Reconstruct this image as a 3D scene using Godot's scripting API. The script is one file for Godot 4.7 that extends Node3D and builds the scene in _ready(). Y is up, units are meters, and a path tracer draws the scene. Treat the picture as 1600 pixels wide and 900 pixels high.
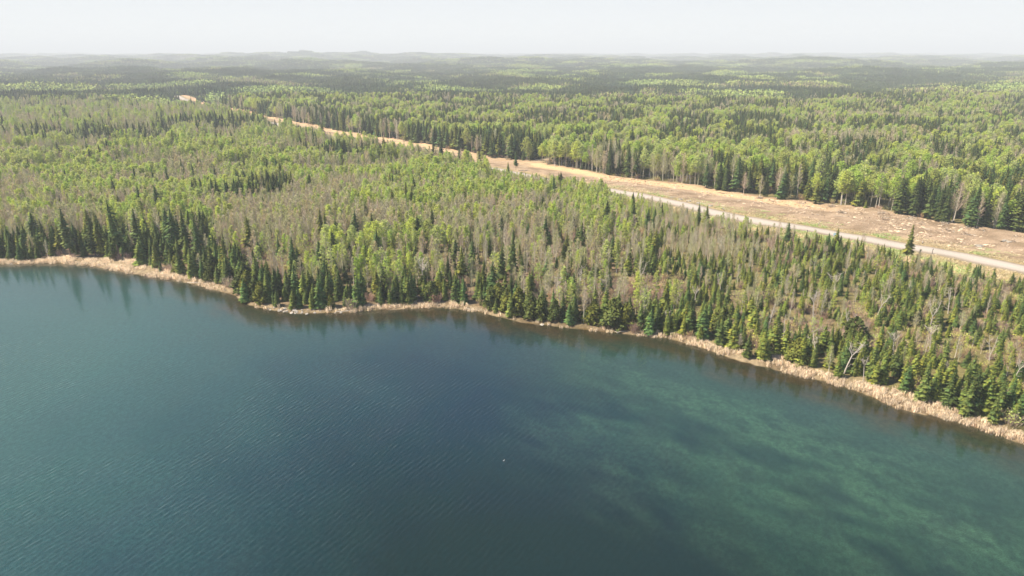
extends Node3D
# A lake shore and boreal forest in hazy spring light, seen from the air.
# Ground positions are written as (x, d): x metres to the east, d metres ahead (d = -z). The lake lies at y = 0.

const EYE_HEIGHT := 70.0
const FOV := 45.2
const PITCH := 18.8

enum { SPRUCE, DARK, PINE, CEDAR, ASPEN, BARE, SHRUB, SNAG }

var rng := RandomNumberGenerator.new()
var noise_fine := FastNoiseLite.new()
var noise_mid := FastNoiseLite.new()
var noise_wide := FastNoiseLite.new()
var noise_hill := FastNoiseLite.new()
var used := {}
var mats := {}
var grain: ImageTexture

# waterline, then width of the reed strip behind it at given x
var shore := PackedVector2Array([
	Vector2(-1500, 420), Vector2(-700, 300), Vector2(-400, 262), Vector2(-250, 238), Vector2(-178.7, 231.3), Vector2(-166.3, 232.8), Vector2(-154.1, 231.3), Vector2(-138.9, 226),
	Vector2(-124.3, 218.8), Vector2(-109, 213.4), Vector2(-102.1, 209.4), Vector2(-83.7, 198.4), Vector2(-79.6, 191.6), Vector2(-69.9, 186.2), Vector2(-59.8, 183.1),
	Vector2(-47.4, 184.1), Vector2(-29.6, 187.3), Vector2(-20.4, 188.3), Vector2(-11, 185.2), Vector2(-4.5, 181.1), Vector2(2.6, 176.3), Vector2(8.7, 174.4), Vector2(17.1, 171.6),
	Vector2(27, 169), Vector2(39.8, 165.5), Vector2(48, 158.9), Vector2(53.8, 151.7), Vector2(61.1, 146.4), Vector2(69.2, 140.8), Vector2(75.3, 135.5), Vector2(79.8, 128),
	Vector2(84.3, 125.4), Vector2(89.6, 122.3), Vector2(94, 117.4), Vector2(96.3, 113.7), Vector2(110, 98), Vector2(150, 70), Vector2(260, 40), Vector2(500, 0), Vector2(1500, -120)])
var reed_width := PackedVector2Array([
	Vector2(-600, 4), Vector2(-179, 2), Vector2(-166, 3), Vector2(-154, 6.5), Vector2(-139, 10.5), Vector2(-124, 9), Vector2(-109, 4), Vector2(-84, 0.8), Vector2(-70, 0.5), Vector2(-48, 1.0), Vector2(-34, 2.8),
	Vector2(-20, 1.5), Vector2(-7, 1.0), Vector2(4, 0.2), Vector2(12, 0.4), Vector2(27, 0.8), Vector2(40, 1.3), Vector2(50, 2.4), Vector2(62, 4.3), Vector2(69, 4.2), Vector2(75, 3.0), Vector2(80, 5.0), Vector2(84, 6.2), Vector2(90, 4.2), Vector2(94, 3.0), Vector2(100, 2.8), Vector2(300, 4)])
var road := PackedVector2Array([
	Vector2(330, 40), Vector2(240, 130), Vector2(196, 180), Vector2(166, 214.5), Vector2(154.9, 230.3), Vector2(140.8, 245.6), Vector2(124.5, 261.9), Vector2(105.6, 279.1), Vector2(85.4, 302.5), Vector2(62, 331.4), Vector2(45.6, 349.6),
	Vector2(27.6, 371.7), Vector2(14.4, 387.9), Vector2(-15.5, 419.8), Vector2(-45.6, 451.4), Vector2(-100.3, 522.8), Vector2(-159.4, 594.7), Vector2(-228.3, 682.1), Vector2(-280.9, 750.5), Vector2(-381, 903.3), Vector2(-488, 1039.1), Vector2(-640, 1190), Vector2(-950, 1420)])
# cleared width on the far side and on the lake side of the road, one for each road point
var clear_far := PackedFloat32Array([40, 40, 40, 43, 46, 50, 50, 50, 47, 43, 38, 34, 32, 34, 33, 30, 27, 24, 20, 14, 12, 8, 6])
var clear_near := PackedFloat32Array([20, 20, 22, 23, 21, 20, 19, 18, 16, 13, 10, 9, 9, 10, 13, 14, 13, 12, 11, 11, 12, 10, 10])
var track := PackedVector2Array([Vector2(2, 404), Vector2(8, 425), Vector2(20, 452), Vector2(40, 478), Vector2(75, 520)])

# trees that stand out in the photograph: kind, x, d, height
var heroes := [
	[PINE, -140, 237, 22.0], [PINE, -158.5, 239, 19.0], [PINE, -136, 243, 17.0], [DARK, -148, 240, 17.0], [DARK, -151, 241, 15.0], [DARK, -126, 247, 16.0], [DARK, -121, 240, 18.0], [DARK, -116, 238, 16.0], [DARK, -109, 232, 14.0],
	[DARK, -71, 250, 13.0], [DARK, 36.3, 260, 14.0, 2], [DARK, 19.7, 320, 14.0], [DARK, -33.4, 236, 15.0], [DARK, -18.2, 214, 13.0], [DARK, 74.1, 269, 11.5], [DARK, 112.9, 233, 9.5], [DARK, 0, 203, 17.0], [DARK, -3, 199, 14.5], [DARK, -6, 191, 13.0], [DARK, 3, 196, 13.0],
	[DARK, 130.6, 219.5, 14.5, 3], [DARK, -120.7, 360, 15.0], [DARK, -56, 419, 15.0], [DARK, 99.8, 243, 9.0], [DARK, 101.5, 247, 7.5], [DARK, 62, 282, 9.0], [DARK, 2.4, 410, 12.0], [DARK, 54, 268, 10.0], [DARK, 57.5, 273, 9.0],
	[SPRUCE, 49.2, 164.5, 9.0], [SPRUCE, 66, 153.5, 9.5], [SPRUCE, 63.5, 154.6, 9.0], [SPRUCE, 37, 173, 8.0], [SPRUCE, 25, 174.5, 10.5],
	[SNAG, 51.4, 183, 6.5], [SNAG, 64.9, 163, 9.0], [SNAG, 75.6, 143, 8.5], [SNAG, 78.4, 139.5, 6.0], [SNAG, 19, 189.6, 10.0], [SNAG, -27.1, 201, 11.0], [SNAG, 89.4, 148.5, 7.5], [SNAG, 106.9, 164, 9.0], [SNAG, 108.9, 136, 6.5], [SNAG, -51, 219.5, 8.0],
	[SNAG, 39, 199.8, 9.0], [SNAG, 80.8, 173, 8.5], [SNAG, 109.7, 145, 7.0], [SNAG, 41, 169.5, 6.0], [SNAG, 68, 160, 7.0], [SNAG, 84, 160, 8.0], [SNAG, 97, 172, 8.0], [SNAG, 27, 186, 9.0], [SNAG, 12, 190, 8.0], [SNAG, 118, 175, 8.0], [SNAG, 92, 186, 8.5], [SNAG, -40, 212, 9.0], [SNAG, 61, 192, 8.0], [SNAG, 100, 152, 7.0], [SNAG, 72, 150, 6.5],
	[ASPEN, -60.7, 229, 12.5], [ASPEN, -58, 226, 11.0], [ASPEN, -63.5, 231, 12.0], [ASPEN, -47.1, 233, 12.5], [ASPEN, -44.5, 236, 12.0], [ASPEN, -50, 235, 11.5], [ASPEN, -33, 238.5, 13.0], [ASPEN, -29.8, 236, 12.0], [ASPEN, -36, 240, 12.0], [ASPEN, -26, 233, 11.0], [ASPEN, -55, 233, 11.0],
	[CEDAR, -76, 193.5, 7.5], [CEDAR, -79.5, 197, 8.0], [CEDAR, -82.6, 200.4, 7.0], [CEDAR, -73.4, 190.6, 6.5], [CEDAR, 5, 178.3, 7.5], [CEDAR, 2, 180.5, 8.0], [CEDAR, 7.8, 177.4, 6.5], [CEDAR, -1.4, 183, 7.0], [CEDAR, 30.5, 171.4, 7.0], [CEDAR, 27.3, 172.5, 8.0], [CEDAR, -52, 186.5, 4.0], [CEDAR, -24, 192.5, 6.0], [CEDAR, -21.5, 193.5, 5.5], [CEDAR, 11.5, 176.6, 6.0], [CEDAR, -6, 186, 6.5], [CEDAR, 22, 174.3, 6.0]]

# stands: centre, reach across and ahead, kind, strength
var stands := [
	[-128, 327, 26, 22, DARK, 0.8], [-114, 445, 34, 18, DARK, 0.9], [-100, 420, 14, 14, DARK, 0.6], [-27, 428, 30, 14, DARK, 0.6], [-140, 262, 24, 14, SPRUCE, 0.5], [-118, 252, 12, 16, DARK, 0.4],
	[-82, 224, 20, 9, SHRUB, 0.75], [-70, 214, 12, 5, SHRUB, 0.5], [35, 197, 17, 9, SHRUB, 0.9], [52, 176, 7, 5, SHRUB, 0.7], [72, 165, 6, 5, SHRUB, 0.6], [6, 208, 14, 10, SHRUB, 0.55], [24, 232, 12, 8, SHRUB, 0.5],
	[70, 236, 17, 13, BARE, 1.0], [82, 228, 8, 10, BARE, 0.8], [-88, 255, 30, 16, BARE, 0.8], [-60, 275, 26, 14, BARE, 0.7], [5, 262, 20, 12, BARE, 0.7], [-20, 255, 18, 10, BARE, 0.5],
	[45, 290, 22, 26, ASPEN, 0.75], [-47, 236, 26, 8, ASPEN, 0.6], [20, 275, 18, 12, ASPEN, 0.5], [-30, 385, 40, 22, ASPEN, 0.7],
	[60, 208, 10, 6, SPRUCE, 0.8], [50, 170, 5, 4, SPRUCE, 0.5], [56, 178, 8, 6, SPRUCE, 0.7], [84, 196, 16, 18, SPRUCE, 0.35],
	[-25, 318, 48, 15, ASPEN, 0.95], [28, 318, 22, 14, ASPEN, 0.9], [-165, 330, 44, 13, ASPEN, 0.9], [-215, 372, 50, 14, ASPEN, 0.9], [-150, 425, 36, 13, ASPEN, 0.9], [-255, 470, 55, 16, ASPEN, 0.9], [-200, 540, 50, 18, ASPEN, 0.8], [-60, 365, 26, 12, ASPEN, 0.8],
	[-95, 285, 32, 12, BARE, 0.95], [-75, 345, 26, 9, BARE, 0.9], [-185, 300, 40, 12, BARE, 0.8], [-190, 395, 44, 9, BARE, 0.85], [-110, 395, 24, 9, BARE, 0.8], [-15, 282, 24, 9, BARE, 0.85], [12, 355, 16, 8, BARE, 0.6], [-240, 420, 40, 12, BARE, 0.7],
	[205, 318, 20, 16, ASPEN, 0.85], [232, 352, 24, 14, ASPEN, 0.85], [196, 352, 14, 20, DARK, 0.85], [228, 318, 12, 20, DARK, 0.8], [165, 345, 20, 16, DARK, 0.7], [250, 395, 50, 16, DARK, 0.7], [110, 460, 60, 18, DARK, 0.75], [140, 395, 30, 12, ASPEN, 0.8], [20, 560, 60, 22, DARK, 0.75], [230, 480, 50, 18, BARE, 0.9], [320, 560, 70, 22, DARK, 0.8], [210, 580, 60, 22, DARK, 0.7], [60, 660, 90, 24, DARK, 0.7], [-60, 600, 40, 20, DARK, 0.6], [300, 470, 40, 14, ASPEN, 0.7], [80, 545, 34, 12, ASPEN, 0.8],
	[14, 478, 12, 22, DARK, 1.0], [-260, 640, 60, 30, DARK, 0.6], [-330, 560, 70, 40, DARK, 0.4], [120, 420, 40, 26, ASPEN, 0.7], [60, 470, 30, 20, ASPEN, 0.5], [-30, 540, 40, 18, ASPEN, 0.7], [180, 520, 60, 26, DARK, 0.6], [250, 430, 40, 20, DARK, 0.5], [330, 640, 70, 25, BARE, 0.8]]

var landmarks := [
	[-175, 240, "at the far end of the bay"], [-158, 246, "by the leaning bay pines"], [-136, 246, "behind the broad marsh reeds"], [-113, 228, "on the bank above the marsh"], [-95, 210, "on the bank before the wooded point"], [-78, 196, "on the wooded point"],
	[-60, 192, "behind the white shore stones"], [-44, 192, "on the shady middle bank"], [-30, 196, "by the fallen silver tree"], [-14, 192, "above the narrow beach"], [3, 185, "on the dark cedar bank"], [20, 178, "behind the thin reed fringe"], [34, 176, "by the small cedar pair"],
	[48, 167, "where the reeds begin to widen"], [62, 160, "above the curved reed bank"], [74, 148, "above the red-brown shallows"], [86, 140, "behind the widest reed clump"], [100, 130, "along the reed strip's near end"], [-82, 224, "around the olive thicket"], [-48, 238, "among the bright green aspens"],
	[-15, 225, "below the pale aspen slope"], [35, 200, "round the brown thicket"], [66, 188, "on the slope of grey snags"], [90, 168, "among the scattered white trunks"], [112, 160, "on the near slope of birches"], [70, 236, "by the stand of pale poles"], [100, 205, "in the young spruce field"], [120, 205, "near the roadside grass"],
	[40, 262, "by the lone dark roadside spruces"], [10, 300, "on the bright aspen slope"], [-60, 300, "in the light green mid forest"], [-125, 330, "round the dark spruce clump"], [-190, 370, "in the far aspen bands"], [-110, 445, "by the dark stand before the road"], [150, 330, "along the far edge of the clearing"], [60, 410, "beyond the sand bank"], [10, 470, "by the forest track"], [195, 300, "above the boulder heap"], [-150, 640, "along the far road"]]


func _ready() -> void:
	# ---- camera, sky, sun, air
	var cam := Camera3D.new()
	cam.name = "camera"
	cam.fov = FOV
	cam.near = 1.0
	cam.far = 60000.0
	cam.position = Vector3(0, EYE_HEIGHT, 0)
	cam.rotation_degrees = Vector3(-PITCH, 0, 0)
	add_child(cam)
	cam.make_current()
	var sky_mat := ProceduralSkyMaterial.new()
	sky_mat.sky_top_color = Color(0.31, 0.43, 0.60)
	sky_mat.sky_horizon_color = Color(0.70, 0.706, 0.698)
	sky_mat.sky_curve = 0.26
	sky_mat.ground_horizon_color = Color(0.70, 0.73, 0.73)
	sky_mat.ground_bottom_color = Color(0.28, 0.31, 0.27)
	sky_mat.sun_angle_max = 75.0
	sky_mat.sun_curve = 0.12
	var sky := Sky.new()
	sky.sky_material = sky_mat
	var env := Environment.new()
	env.background_mode = Environment.BG_SKY
	env.sky = sky
	env.tonemap_mode = Environment.TONE_MAPPER_LINEAR
	env.tonemap_exposure = 2.2
	env.sdfgi_enabled = true
	env.ssao_enabled = true
	env.ssil_enabled = true
	env.fog_enabled = true
	env.fog_density = 0.00023
	env.fog_light_color = Color(0.93, 0.965, 1.0)
	var we := WorldEnvironment.new()
	we.name = "world_environment"
	we.environment = env
	add_child(we)
	var sun := DirectionalLight3D.new()
	sun.name = "sun"
	sun.light_color = Color(1.0, 0.94, 0.84)
	sun.light_energy = 1.6
	sun.light_angular_distance = 0.5
	sun.shadow_enabled = true
	add_child(sun)
	var az := deg_to_rad(-94.0)
	var el := deg_to_rad(52.0)
	sun.look_at_from_position(Vector3(sin(az) * cos(el), sin(el), -cos(az) * cos(el)) * 100.0, Vector3.ZERO)

	rng.seed = 20240518
	for pair in [[noise_fine, 0.09], [noise_mid, 0.016], [noise_wide, 0.0042], [noise_hill, 0.00115]]:
		var nz: FastNoiseLite = pair[0]
		nz.noise_type = FastNoiseLite.TYPE_SIMPLEX_SMOOTH
		nz.frequency = pair[1]
		nz.fractal_octaves = 3
		nz.seed = 11 + int(pair[1] * 10000.0)
	make_materials()
	build_terrain()
	build_water()
	build_clearing()
	build_trees()
	build_far_forest()
	build_reeds()
	build_shore_things()
	build_roadside_things()


# ------------------------------------------------------------------ small helpers

func lin(r: float, g: float, b: float) -> Color:
	return Color(r, g, b).linear_to_srgb()


func numbered(called: String) -> String:
	if not used.has(called):
		used[called] = 0
		return called
	used[called] += 1
	return "%s_%03d" % [called, used[called]]


func place(o: Node3D, called: String, at: Vector3, label: String, category: String, group := "", kind := "") -> Node3D:
	o.name = numbered(called)
	add_child(o, true)
	o.position = at
	if label:
		o.set_meta("label", label)
	if category:
		o.set_meta("category", category)
	if group:
		o.set_meta("group", group)
	if kind:
		o.set_meta("kind", kind)
	return o


func part(called: String, mesh: Mesh, parent: Node3D, mat: Material = null) -> MeshInstance3D:
	var o := MeshInstance3D.new()
	o.name = called
	o.mesh = mesh
	if mat:
		o.material_override = mat
	parent.add_child(o, true)
	return o


func copies(called: String, mesh: Mesh, places: Array, tints: Array, parent: Node3D) -> void:
	if places.is_empty():
		return
	var mm := MultiMesh.new()
	mm.transform_format = MultiMesh.TRANSFORM_3D
	mm.use_colors = true
	mm.mesh = mesh
	mm.instance_count = places.size()
	for i in places.size():
		mm.set_instance_transform(i, places[i])
		mm.set_instance_color(i, tints[i])
	var o := MultiMeshInstance3D.new()
	o.name = called
	o.multimesh = mm
	o.set_meta("kind", "stuff")
	parent.add_child(o, true)


func ramp(a: float, b: float, x: float) -> float:
	return smoothstep(a, b, x)


func along(line: PackedVector2Array, x: float) -> float:
	if x <= line[0].x:
		return line[0].y
	for i in range(1, line.size()):
		if x <= line[i].x:
			return lerpf(line[i - 1].y, line[i].y, (x - line[i - 1].x) / (line[i].x - line[i - 1].x))
	return line[line.size() - 1].y


# metres inland of the waterline, negative over the lake
func inland(x: float, d: float) -> float:
	var over := d - along(shore, x)
	if absf(over) > 400.0:
		return over * 0.75
	var best := 1e9
	var p := Vector2(x, d)
	for i in range(1, shore.size()):
		var a := shore[i - 1]
		var b := shore[i]
		if minf(a.x, b.x) - x > best or x - maxf(a.x, b.x) > best:
			continue
		var t := clampf((p - a).dot(b - a) / (b - a).length_squared(), 0.0, 1.0)
		best = minf(best, p.distance_to(a + (b - a) * t))
	return best if over > 0 else -best


# offset from the road's middle (positive on the far side), and the point number along it
func from_road(x: float, d: float) -> Vector2:
	var best := 1e9
	var out := Vector2(1e6, 0)
	var p := Vector2(x, d)
	for i in range(1, road.size()):
		var a := road[i - 1]
		var b := road[i]
		var t := clampf((p - a).dot(b - a) / (b - a).length_squared(), 0.0, 1.0)
		var q := a + (b - a) * t
		var l := p.distance_to(q)
		if l < best:
			best = l
			var side := (b - a).cross(p - a)
			out = Vector2(l if side < 0 else -l, i - 1 + t)
	return out


func at_point(list: PackedFloat32Array, k: float) -> float:
	var i := clampi(int(k), 0, list.size() - 2)
	return lerpf(list[i], list[i + 1], k - i)


func in_clearing(x: float, d: float, spare := 0.0) -> bool:
	var r := from_road(x, d)
	if r.x < at_point(clear_far, r.y) + noise_fine.get_noise_2d(x, d) * 4.0 - spare and r.x > -at_point(clear_near, r.y) - noise_fine.get_noise_2d(x, d) * 5.0 + spare:
		return true
	for i in range(1, track.size()):
		if Geometry2D.get_closest_point_to_segment(Vector2(x, d), track[i - 1], track[i]).distance_to(Vector2(x, d)) < 6.5:
			return true
	return false


func height(x: float, d: float, s := INF) -> float:
	if s == INF:
		s = inland(x, d)
	if s < 0:
		var deep := -s
		return -0.06 - minf(deep, 12.0) * 0.10 - ramp(10.0, 90.0, deep) * lerpf(5.5, 3.2, ramp(-25.0, 40.0, x))
	var w := along(reed_width, x)
	var y := 0.05 + 0.4 * ramp(0.0, maxf(w, 1.5), s) + 3.2 * (1.0 - exp(-maxf(0.0, s - w) / 40.0))
	y += noise_mid.get_noise_2d(x, d) * 1.3 * ramp(15.0, 90.0, s)
	var r := sqrt(x * x + d * d)
	if r > 350:
		y += (noise_wide.get_noise_2d(x, d) + 0.1) * 11.0 * ramp(450.0, 1300.0, r)
	if r > 900:
		y += (noise_hill.get_noise_2d(x, d) + 0.15) * (46.0 * ramp(1200.0, 3800.0, r) + 8.0 * ramp(5000.0, 9000.0, r))
		var hx := (x + 1750.0) / 1350.0
		var hd := (d - 5600.0) / 900.0
		y += 30.0 * exp(-hx * hx - hd * hd)
		hx = (x + 1420.0) / 260.0
		hd = (d - 5500.0) / 500.0
		y += 13.0 * exp(-hx * hx - hd * hd)
		hx = (x + 500.0) / 700.0
		hd = (d - 6300.0) / 700.0
		y += 14.0 * exp(-hx * hx - hd * hd)
		hx = (x - 3300.0) / 1500.0
		hd = (d - 8200.0) / 900.0
		y += 18.0 * exp(-hx * hx - hd * hd)
	return y


func ground(x: float, d: float) -> Vector3:
	return Vector3(x, height(x, d), -d)


# where a point falls in the photograph, in pixels of its 1600 x 900 (used for choosing which trees show largest, and for wording)
func seen_at(p: Vector3) -> Vector3:
	var q := p - Vector3(0, EYE_HEIGHT, 0)
	var c := cos(deg_to_rad(PITCH))
	var s := sin(deg_to_rad(PITCH))
	var ahead := -q.z * c - q.y * s
	var up := q.y * c - q.z * s
	var f := 450.0 / tan(deg_to_rad(FOV / 2.0))
	return Vector3(800.0 + q.x / ahead * f, 450.0 - up / ahead * f, ahead)


class Geo:
	var v := PackedVector3Array()
	var n := PackedVector3Array()
	var c := PackedColorArray()

	func tri(a: Vector3, b: Vector3, d: Vector3, na: Vector3, nb: Vector3, nd: Vector3, col: Color, tip := Color(-1, 0, 0)) -> void:
		var last := col if tip.r < 0 else tip
		if (b - a).cross(d - a).dot(na + nb + nd) > 0:
			v.append_array([a, d, b])
			n.append_array([na, nd, nb])
			c.append_array([col, last, col])
		else:
			v.append_array([a, b, d])
			n.append_array([na, nb, nd])
			c.append_array([col, col, last])

	func flat(a: Vector3, b: Vector3, d: Vector3, out: Vector3, col: Color) -> void:
		var m := (b - a).cross(d - a).normalized()
		if m.dot(out) < 0:
			m = -m
		tri(a, b, d, m, m, m, col)

	func tube(points: Array, radii: Array, sides: int, col: Color) -> void:
		for k in points.size() - 1:
			var a: Vector3 = points[k]
			var b: Vector3 = points[k + 1]
			var up := (b - a).normalized()
			var x := up.cross(Vector3(0.31, 0.2, 0.93)).normalized()
			var z := up.cross(x)
			for i in sides:
				var d0 := x * cos(TAU * i / sides) + z * sin(TAU * i / sides)
				var d1 := x * cos(TAU * (i + 1) / sides) + z * sin(TAU * (i + 1) / sides)
				var ra: float = radii[k]
				var rb: float = radii[k + 1]
				tri(a + d0 * ra, a + d1 * ra, b + d0 * rb, d0, d1, d0, col)
				if rb > 0.001:
					tri(a + d1 * ra, b + d0 * rb, b + d1 * rb, d1, d0, d1, col)

	func arrays() -> Array:
		var a := []
		a.resize(Mesh.ARRAY_MAX)
		a[Mesh.ARRAY_VERTEX] = v
		a[Mesh.ARRAY_NORMAL] = n
		a[Mesh.ARRAY_COLOR] = c
		return a

	func mesh(mat: Material) -> ArrayMesh:
		var m := ArrayMesh.new()
		m.add_surface_from_arrays(Mesh.PRIMITIVE_TRIANGLES, arrays())
		m.surface_set_material(0, mat)
		return m


func joined(parts: Array) -> ArrayMesh:   # parts: [geo, material]
	var m := ArrayMesh.new()
	for p in parts:
		m.add_surface_from_arrays(Mesh.PRIMITIVE_TRIANGLES, p[0].arrays())
		m.surface_set_material(m.get_surface_count() - 1, p[1])
	return m


func round_dir() -> Vector3:
	var y := rng.randf_range(-1.0, 1.0)
	var a := rng.randf() * TAU
	var r := sqrt(1.0 - y * y)
	return Vector3(cos(a) * r, y, sin(a) * r)


# ------------------------------------------------------------------ materials

func paint(called: String, c: Color, rough := 0.9, glow_through := 0.0) -> StandardMaterial3D:
	var m := StandardMaterial3D.new()
	m.resource_name = called
	m.albedo_color = c
	m.vertex_color_use_as_albedo = true
	m.roughness = rough
	m.metallic_specular = 0.25
	if glow_through > 0:
		m.backlight_enabled = true
		m.backlight = Color(glow_through, glow_through, glow_through).linear_to_srgb()
	mats[called] = m
	return m


func make_materials() -> void:
	paint("needles", Color.WHITE, 0.85)
	paint("leaves", Color.WHITE, 0.7, 0.9)
	paint("bark", Color.WHITE, 0.95)
	paint("twigs", Color.WHITE, 0.95)
	paint("straw", Color.WHITE, 0.85, 0.3)
	paint("stone", Color.WHITE, 0.9)
	paint("canopy", Color.WHITE, 0.9)
	# grain that multiplies the ground's own colours
	var im := Image.create(512, 512, false, Image.FORMAT_RGB8)
	var a := FastNoiseLite.new()
	a.frequency = 0.03
	a.fractal_octaves = 4
	a.seed = 5
	var b := a.get_seamless_image(512, 512, false, false, 0.2)
	a.seed = 9
	a.frequency = 0.12
	var e := a.get_seamless_image(512, 512, false, false, 0.2)
	for y in 512:
		for x in 512:
			var k := 0.62 + 0.34 * b.get_pixel(x, y).r + 0.36 * (e.get_pixel(x, y).r - 0.5)
			im.set_pixel(x, y, Color(k, k * 0.985, k * 0.96))
	grain = ImageTexture.create_from_image(im)
	for pair in [["earth", 0.045], ["cleared", 0.11], ["asphalt", 0.3]]:
		var m := paint(pair[0], Color.WHITE, 0.95)
		m.albedo_texture = grain
		m.uv1_triplanar = true
		m.uv1_world_triplanar = true
		m.uv1_scale = Vector3.ONE * float(pair[1])


# ------------------------------------------------------------------ ground and water

func bed_color(x: float, d: float, s: float) -> Color:
	var deep := -s
	var u := x * 0.74 - d * 0.67
	var v := x * 0.67 + d * 0.74
	var n := noise_mid.get_noise_2d(u * 1.1, v * 2.8)
	var nf := noise_fine.get_noise_2d(u * 0.7, v * 1.9)
	var brown := Color(0.15, 0.095, 0.03).lerp(Color(0.075, 0.08, 0.026), clampf(0.5 + nf * 1.5, 0, 1))
	var c := Color(0.006, 0.016, 0.024)
	# pale green sand flats off the right shore
	var flat := ramp(75.0, 40.0, deep + n * 26.0) * ramp(-10.0, 22.0, x + n * 14.0) * ramp(40.0, 70.0, d + n * 20)
	c = c.lerp(Color(0.115, 0.25, 0.145), flat * clampf(0.6 + n * 1.2 + nf * 0.7, 0.0, 1.0))
	var weed := ramp(0.12, 0.35, noise_fine.get_noise_2d(u * 1.6 + 60.0, v * 2.6)) + ramp(0.1, 0.3, noise_mid.get_noise_2d(u * 3.0, v * 5.0 + 90.0)) * 0.7
	c = c.lerp(Color(0.03, 0.06, 0.05), clampf(weed, 0, 1) * flat * 0.75)
	# teal brightening towards the west: sun-side glare put into the bed colour
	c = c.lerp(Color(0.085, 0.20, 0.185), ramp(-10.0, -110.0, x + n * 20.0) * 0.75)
	c = c.lerp(Color(0.05, 0.10, 0.075), ramp(34.0, 12.0, deep + n * 9.0) * 0.8)
	return c.lerp(brown, ramp(13.0, 3.0, deep + nf * 3.0))


func land_color(x: float, d: float, s: float) -> Color:
	var w := along(reed_width, x)
	var nf := noise_fine.get_noise_2d(x, d)
	var n := noise_mid.get_noise_2d(x, d)
	var floor_ := Color(0.27, 0.235, 0.11).lerp(Color(0.20, 0.185, 0.08), clampf(0.5 + nf * 1.2 + n, 0, 1)) if x > 45.0 else Color(0.30, 0.225, 0.15).lerp(Color(0.20, 0.165, 0.095), clampf(0.5 + nf * 1.2 + n, 0, 1))
	var c := Color(0.38, 0.31, 0.21).lerp(Color(0.20, 0.155, 0.10), clampf(0.4 + nf * 1.6 + n, 0, 1)).lerp(floor_, ramp(w - 0.5, w + 2.5, s + nf * 2.0))
	var r := sqrt(x * x + d * d)
	return c.lerp(Color(0.055, 0.07, 0.035).lerp(Color(0.12, 0.12, 0.06), clampf(0.5 + noise_wide.get_noise_2d(x, d) * 1.2, 0, 1)), ramp(500.0, 1400.0, r))


func build_terrain() -> void:
	var rows := PackedFloat32Array()
	var r := 6.0
	while r < 24000.0:
		rows.append(r)
		r += 6.0 if r < 84.0 else (1.1 if r < 262.0 else r * 0.021)
	var angles := PackedFloat32Array()
	for k in 301:
		angles.append(-62.0 + 124.0 * k / 300.0)
	var g := strip_sheet(rows, angles, true)
	var o := part("ground", g, self)
	o.set_meta("kind", "structure")
	o.set_meta("label", "rolling forest floor, lake bed and shore sloping into the lake")
	var back := PackedFloat32Array([6.0, 40.0, 120.0, 300.0, 700.0, 1500.0, 3000.0])
	var turn := PackedFloat32Array()
	for k in 48:
		turn.append(62.0 + 236.0 * k / 47.0)
	o = part("lake_bed_ground", strip_sheet(back, turn, false), self)
	o.set_meta("kind", "structure")


func strip_sheet(rows: PackedFloat32Array, angles: PackedFloat32Array, land: bool) -> ArrayMesh:
	var st := SurfaceTool.new()
	st.begin(Mesh.PRIMITIVE_TRIANGLES)
	st.set_smooth_group(0)
	for q in rows:
		for a in angles:
			var x := q * sin(deg_to_rad(a))
			var d := q * cos(deg_to_rad(a))
			var s := inland(x, d) if land else -90.0
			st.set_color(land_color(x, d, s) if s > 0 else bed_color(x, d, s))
			st.add_vertex(Vector3(x, height(x, d, s), -d))
	var w := angles.size()
	for j in rows.size() - 1:
		for i in w - 1:
			var k := j * w + i
			for t in [k, k + w, k + 1, k + 1, k + w, k + w + 1]:
				st.add_index(t)
	st.generate_normals()
	var m := st.commit()
	m.surface_set_material(0, mats.earth)
	return m


func ripple_map() -> ImageTexture:
	var size := 1024
	var tile := 44.0
	var waves := []
	for k in 26:
		var len_ := exp(rng.randf_range(log(0.55), log(1.4)))
		var a := deg_to_rad(-27.0 + rng.randfn(0.0, 17.0))
		var kx := roundf(tile / len_ * cos(a))
		var ky := roundf(tile / len_ * -sin(a))
		var steep := 0.038 * rng.randf_range(0.6, 1.3) * (1.0 if len_ > 0.8 else 0.7)
		waves.append([kx, ky, rng.randf() * TAU, steep * cos(a), steep * -sin(a)])
	var gx := PackedFloat32Array()
	gx.resize(size * size)
	var gy := PackedFloat32Array()
	gy.resize(size * size)
	for wv in waves:
		var cx := PackedFloat32Array()
		var sx := PackedFloat32Array()
		for i in size:
			var t: float = TAU * wv[0] * i / size + wv[2]
			cx.append(cos(t))
			sx.append(sin(t))
		var ax: float = wv[3]
		var ay: float = wv[4]
		for j in size:
			var u: float = TAU * wv[1] * j / size
			var cu := cos(u)
			var su := sin(u)
			var at := j * size
			for i in size:
				var h := cx[i] * cu - sx[i] * su
				gx[at + i] += ax * h
				gy[at + i] += ay * h
	var bytes := PackedByteArray()
	bytes.resize(size * size * 3)
	for k in size * size:
		var z := 1.0 / sqrt(1.0 + gx[k] * gx[k] + gy[k] * gy[k])
		bytes[k * 3] = clampi(int(127.5 - 127.5 * gx[k] * z * 2.0), 0, 255)
		bytes[k * 3 + 1] = clampi(int(127.5 + 127.5 * gy[k] * z * 2.0), 0, 255)
		bytes[k * 3 + 2] = clampi(int(127.5 + 127.5 * z), 0, 255)
	return ImageTexture.create_from_image(Image.create_from_data(size, size, false, Image.FORMAT_RGB8, bytes))


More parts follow.
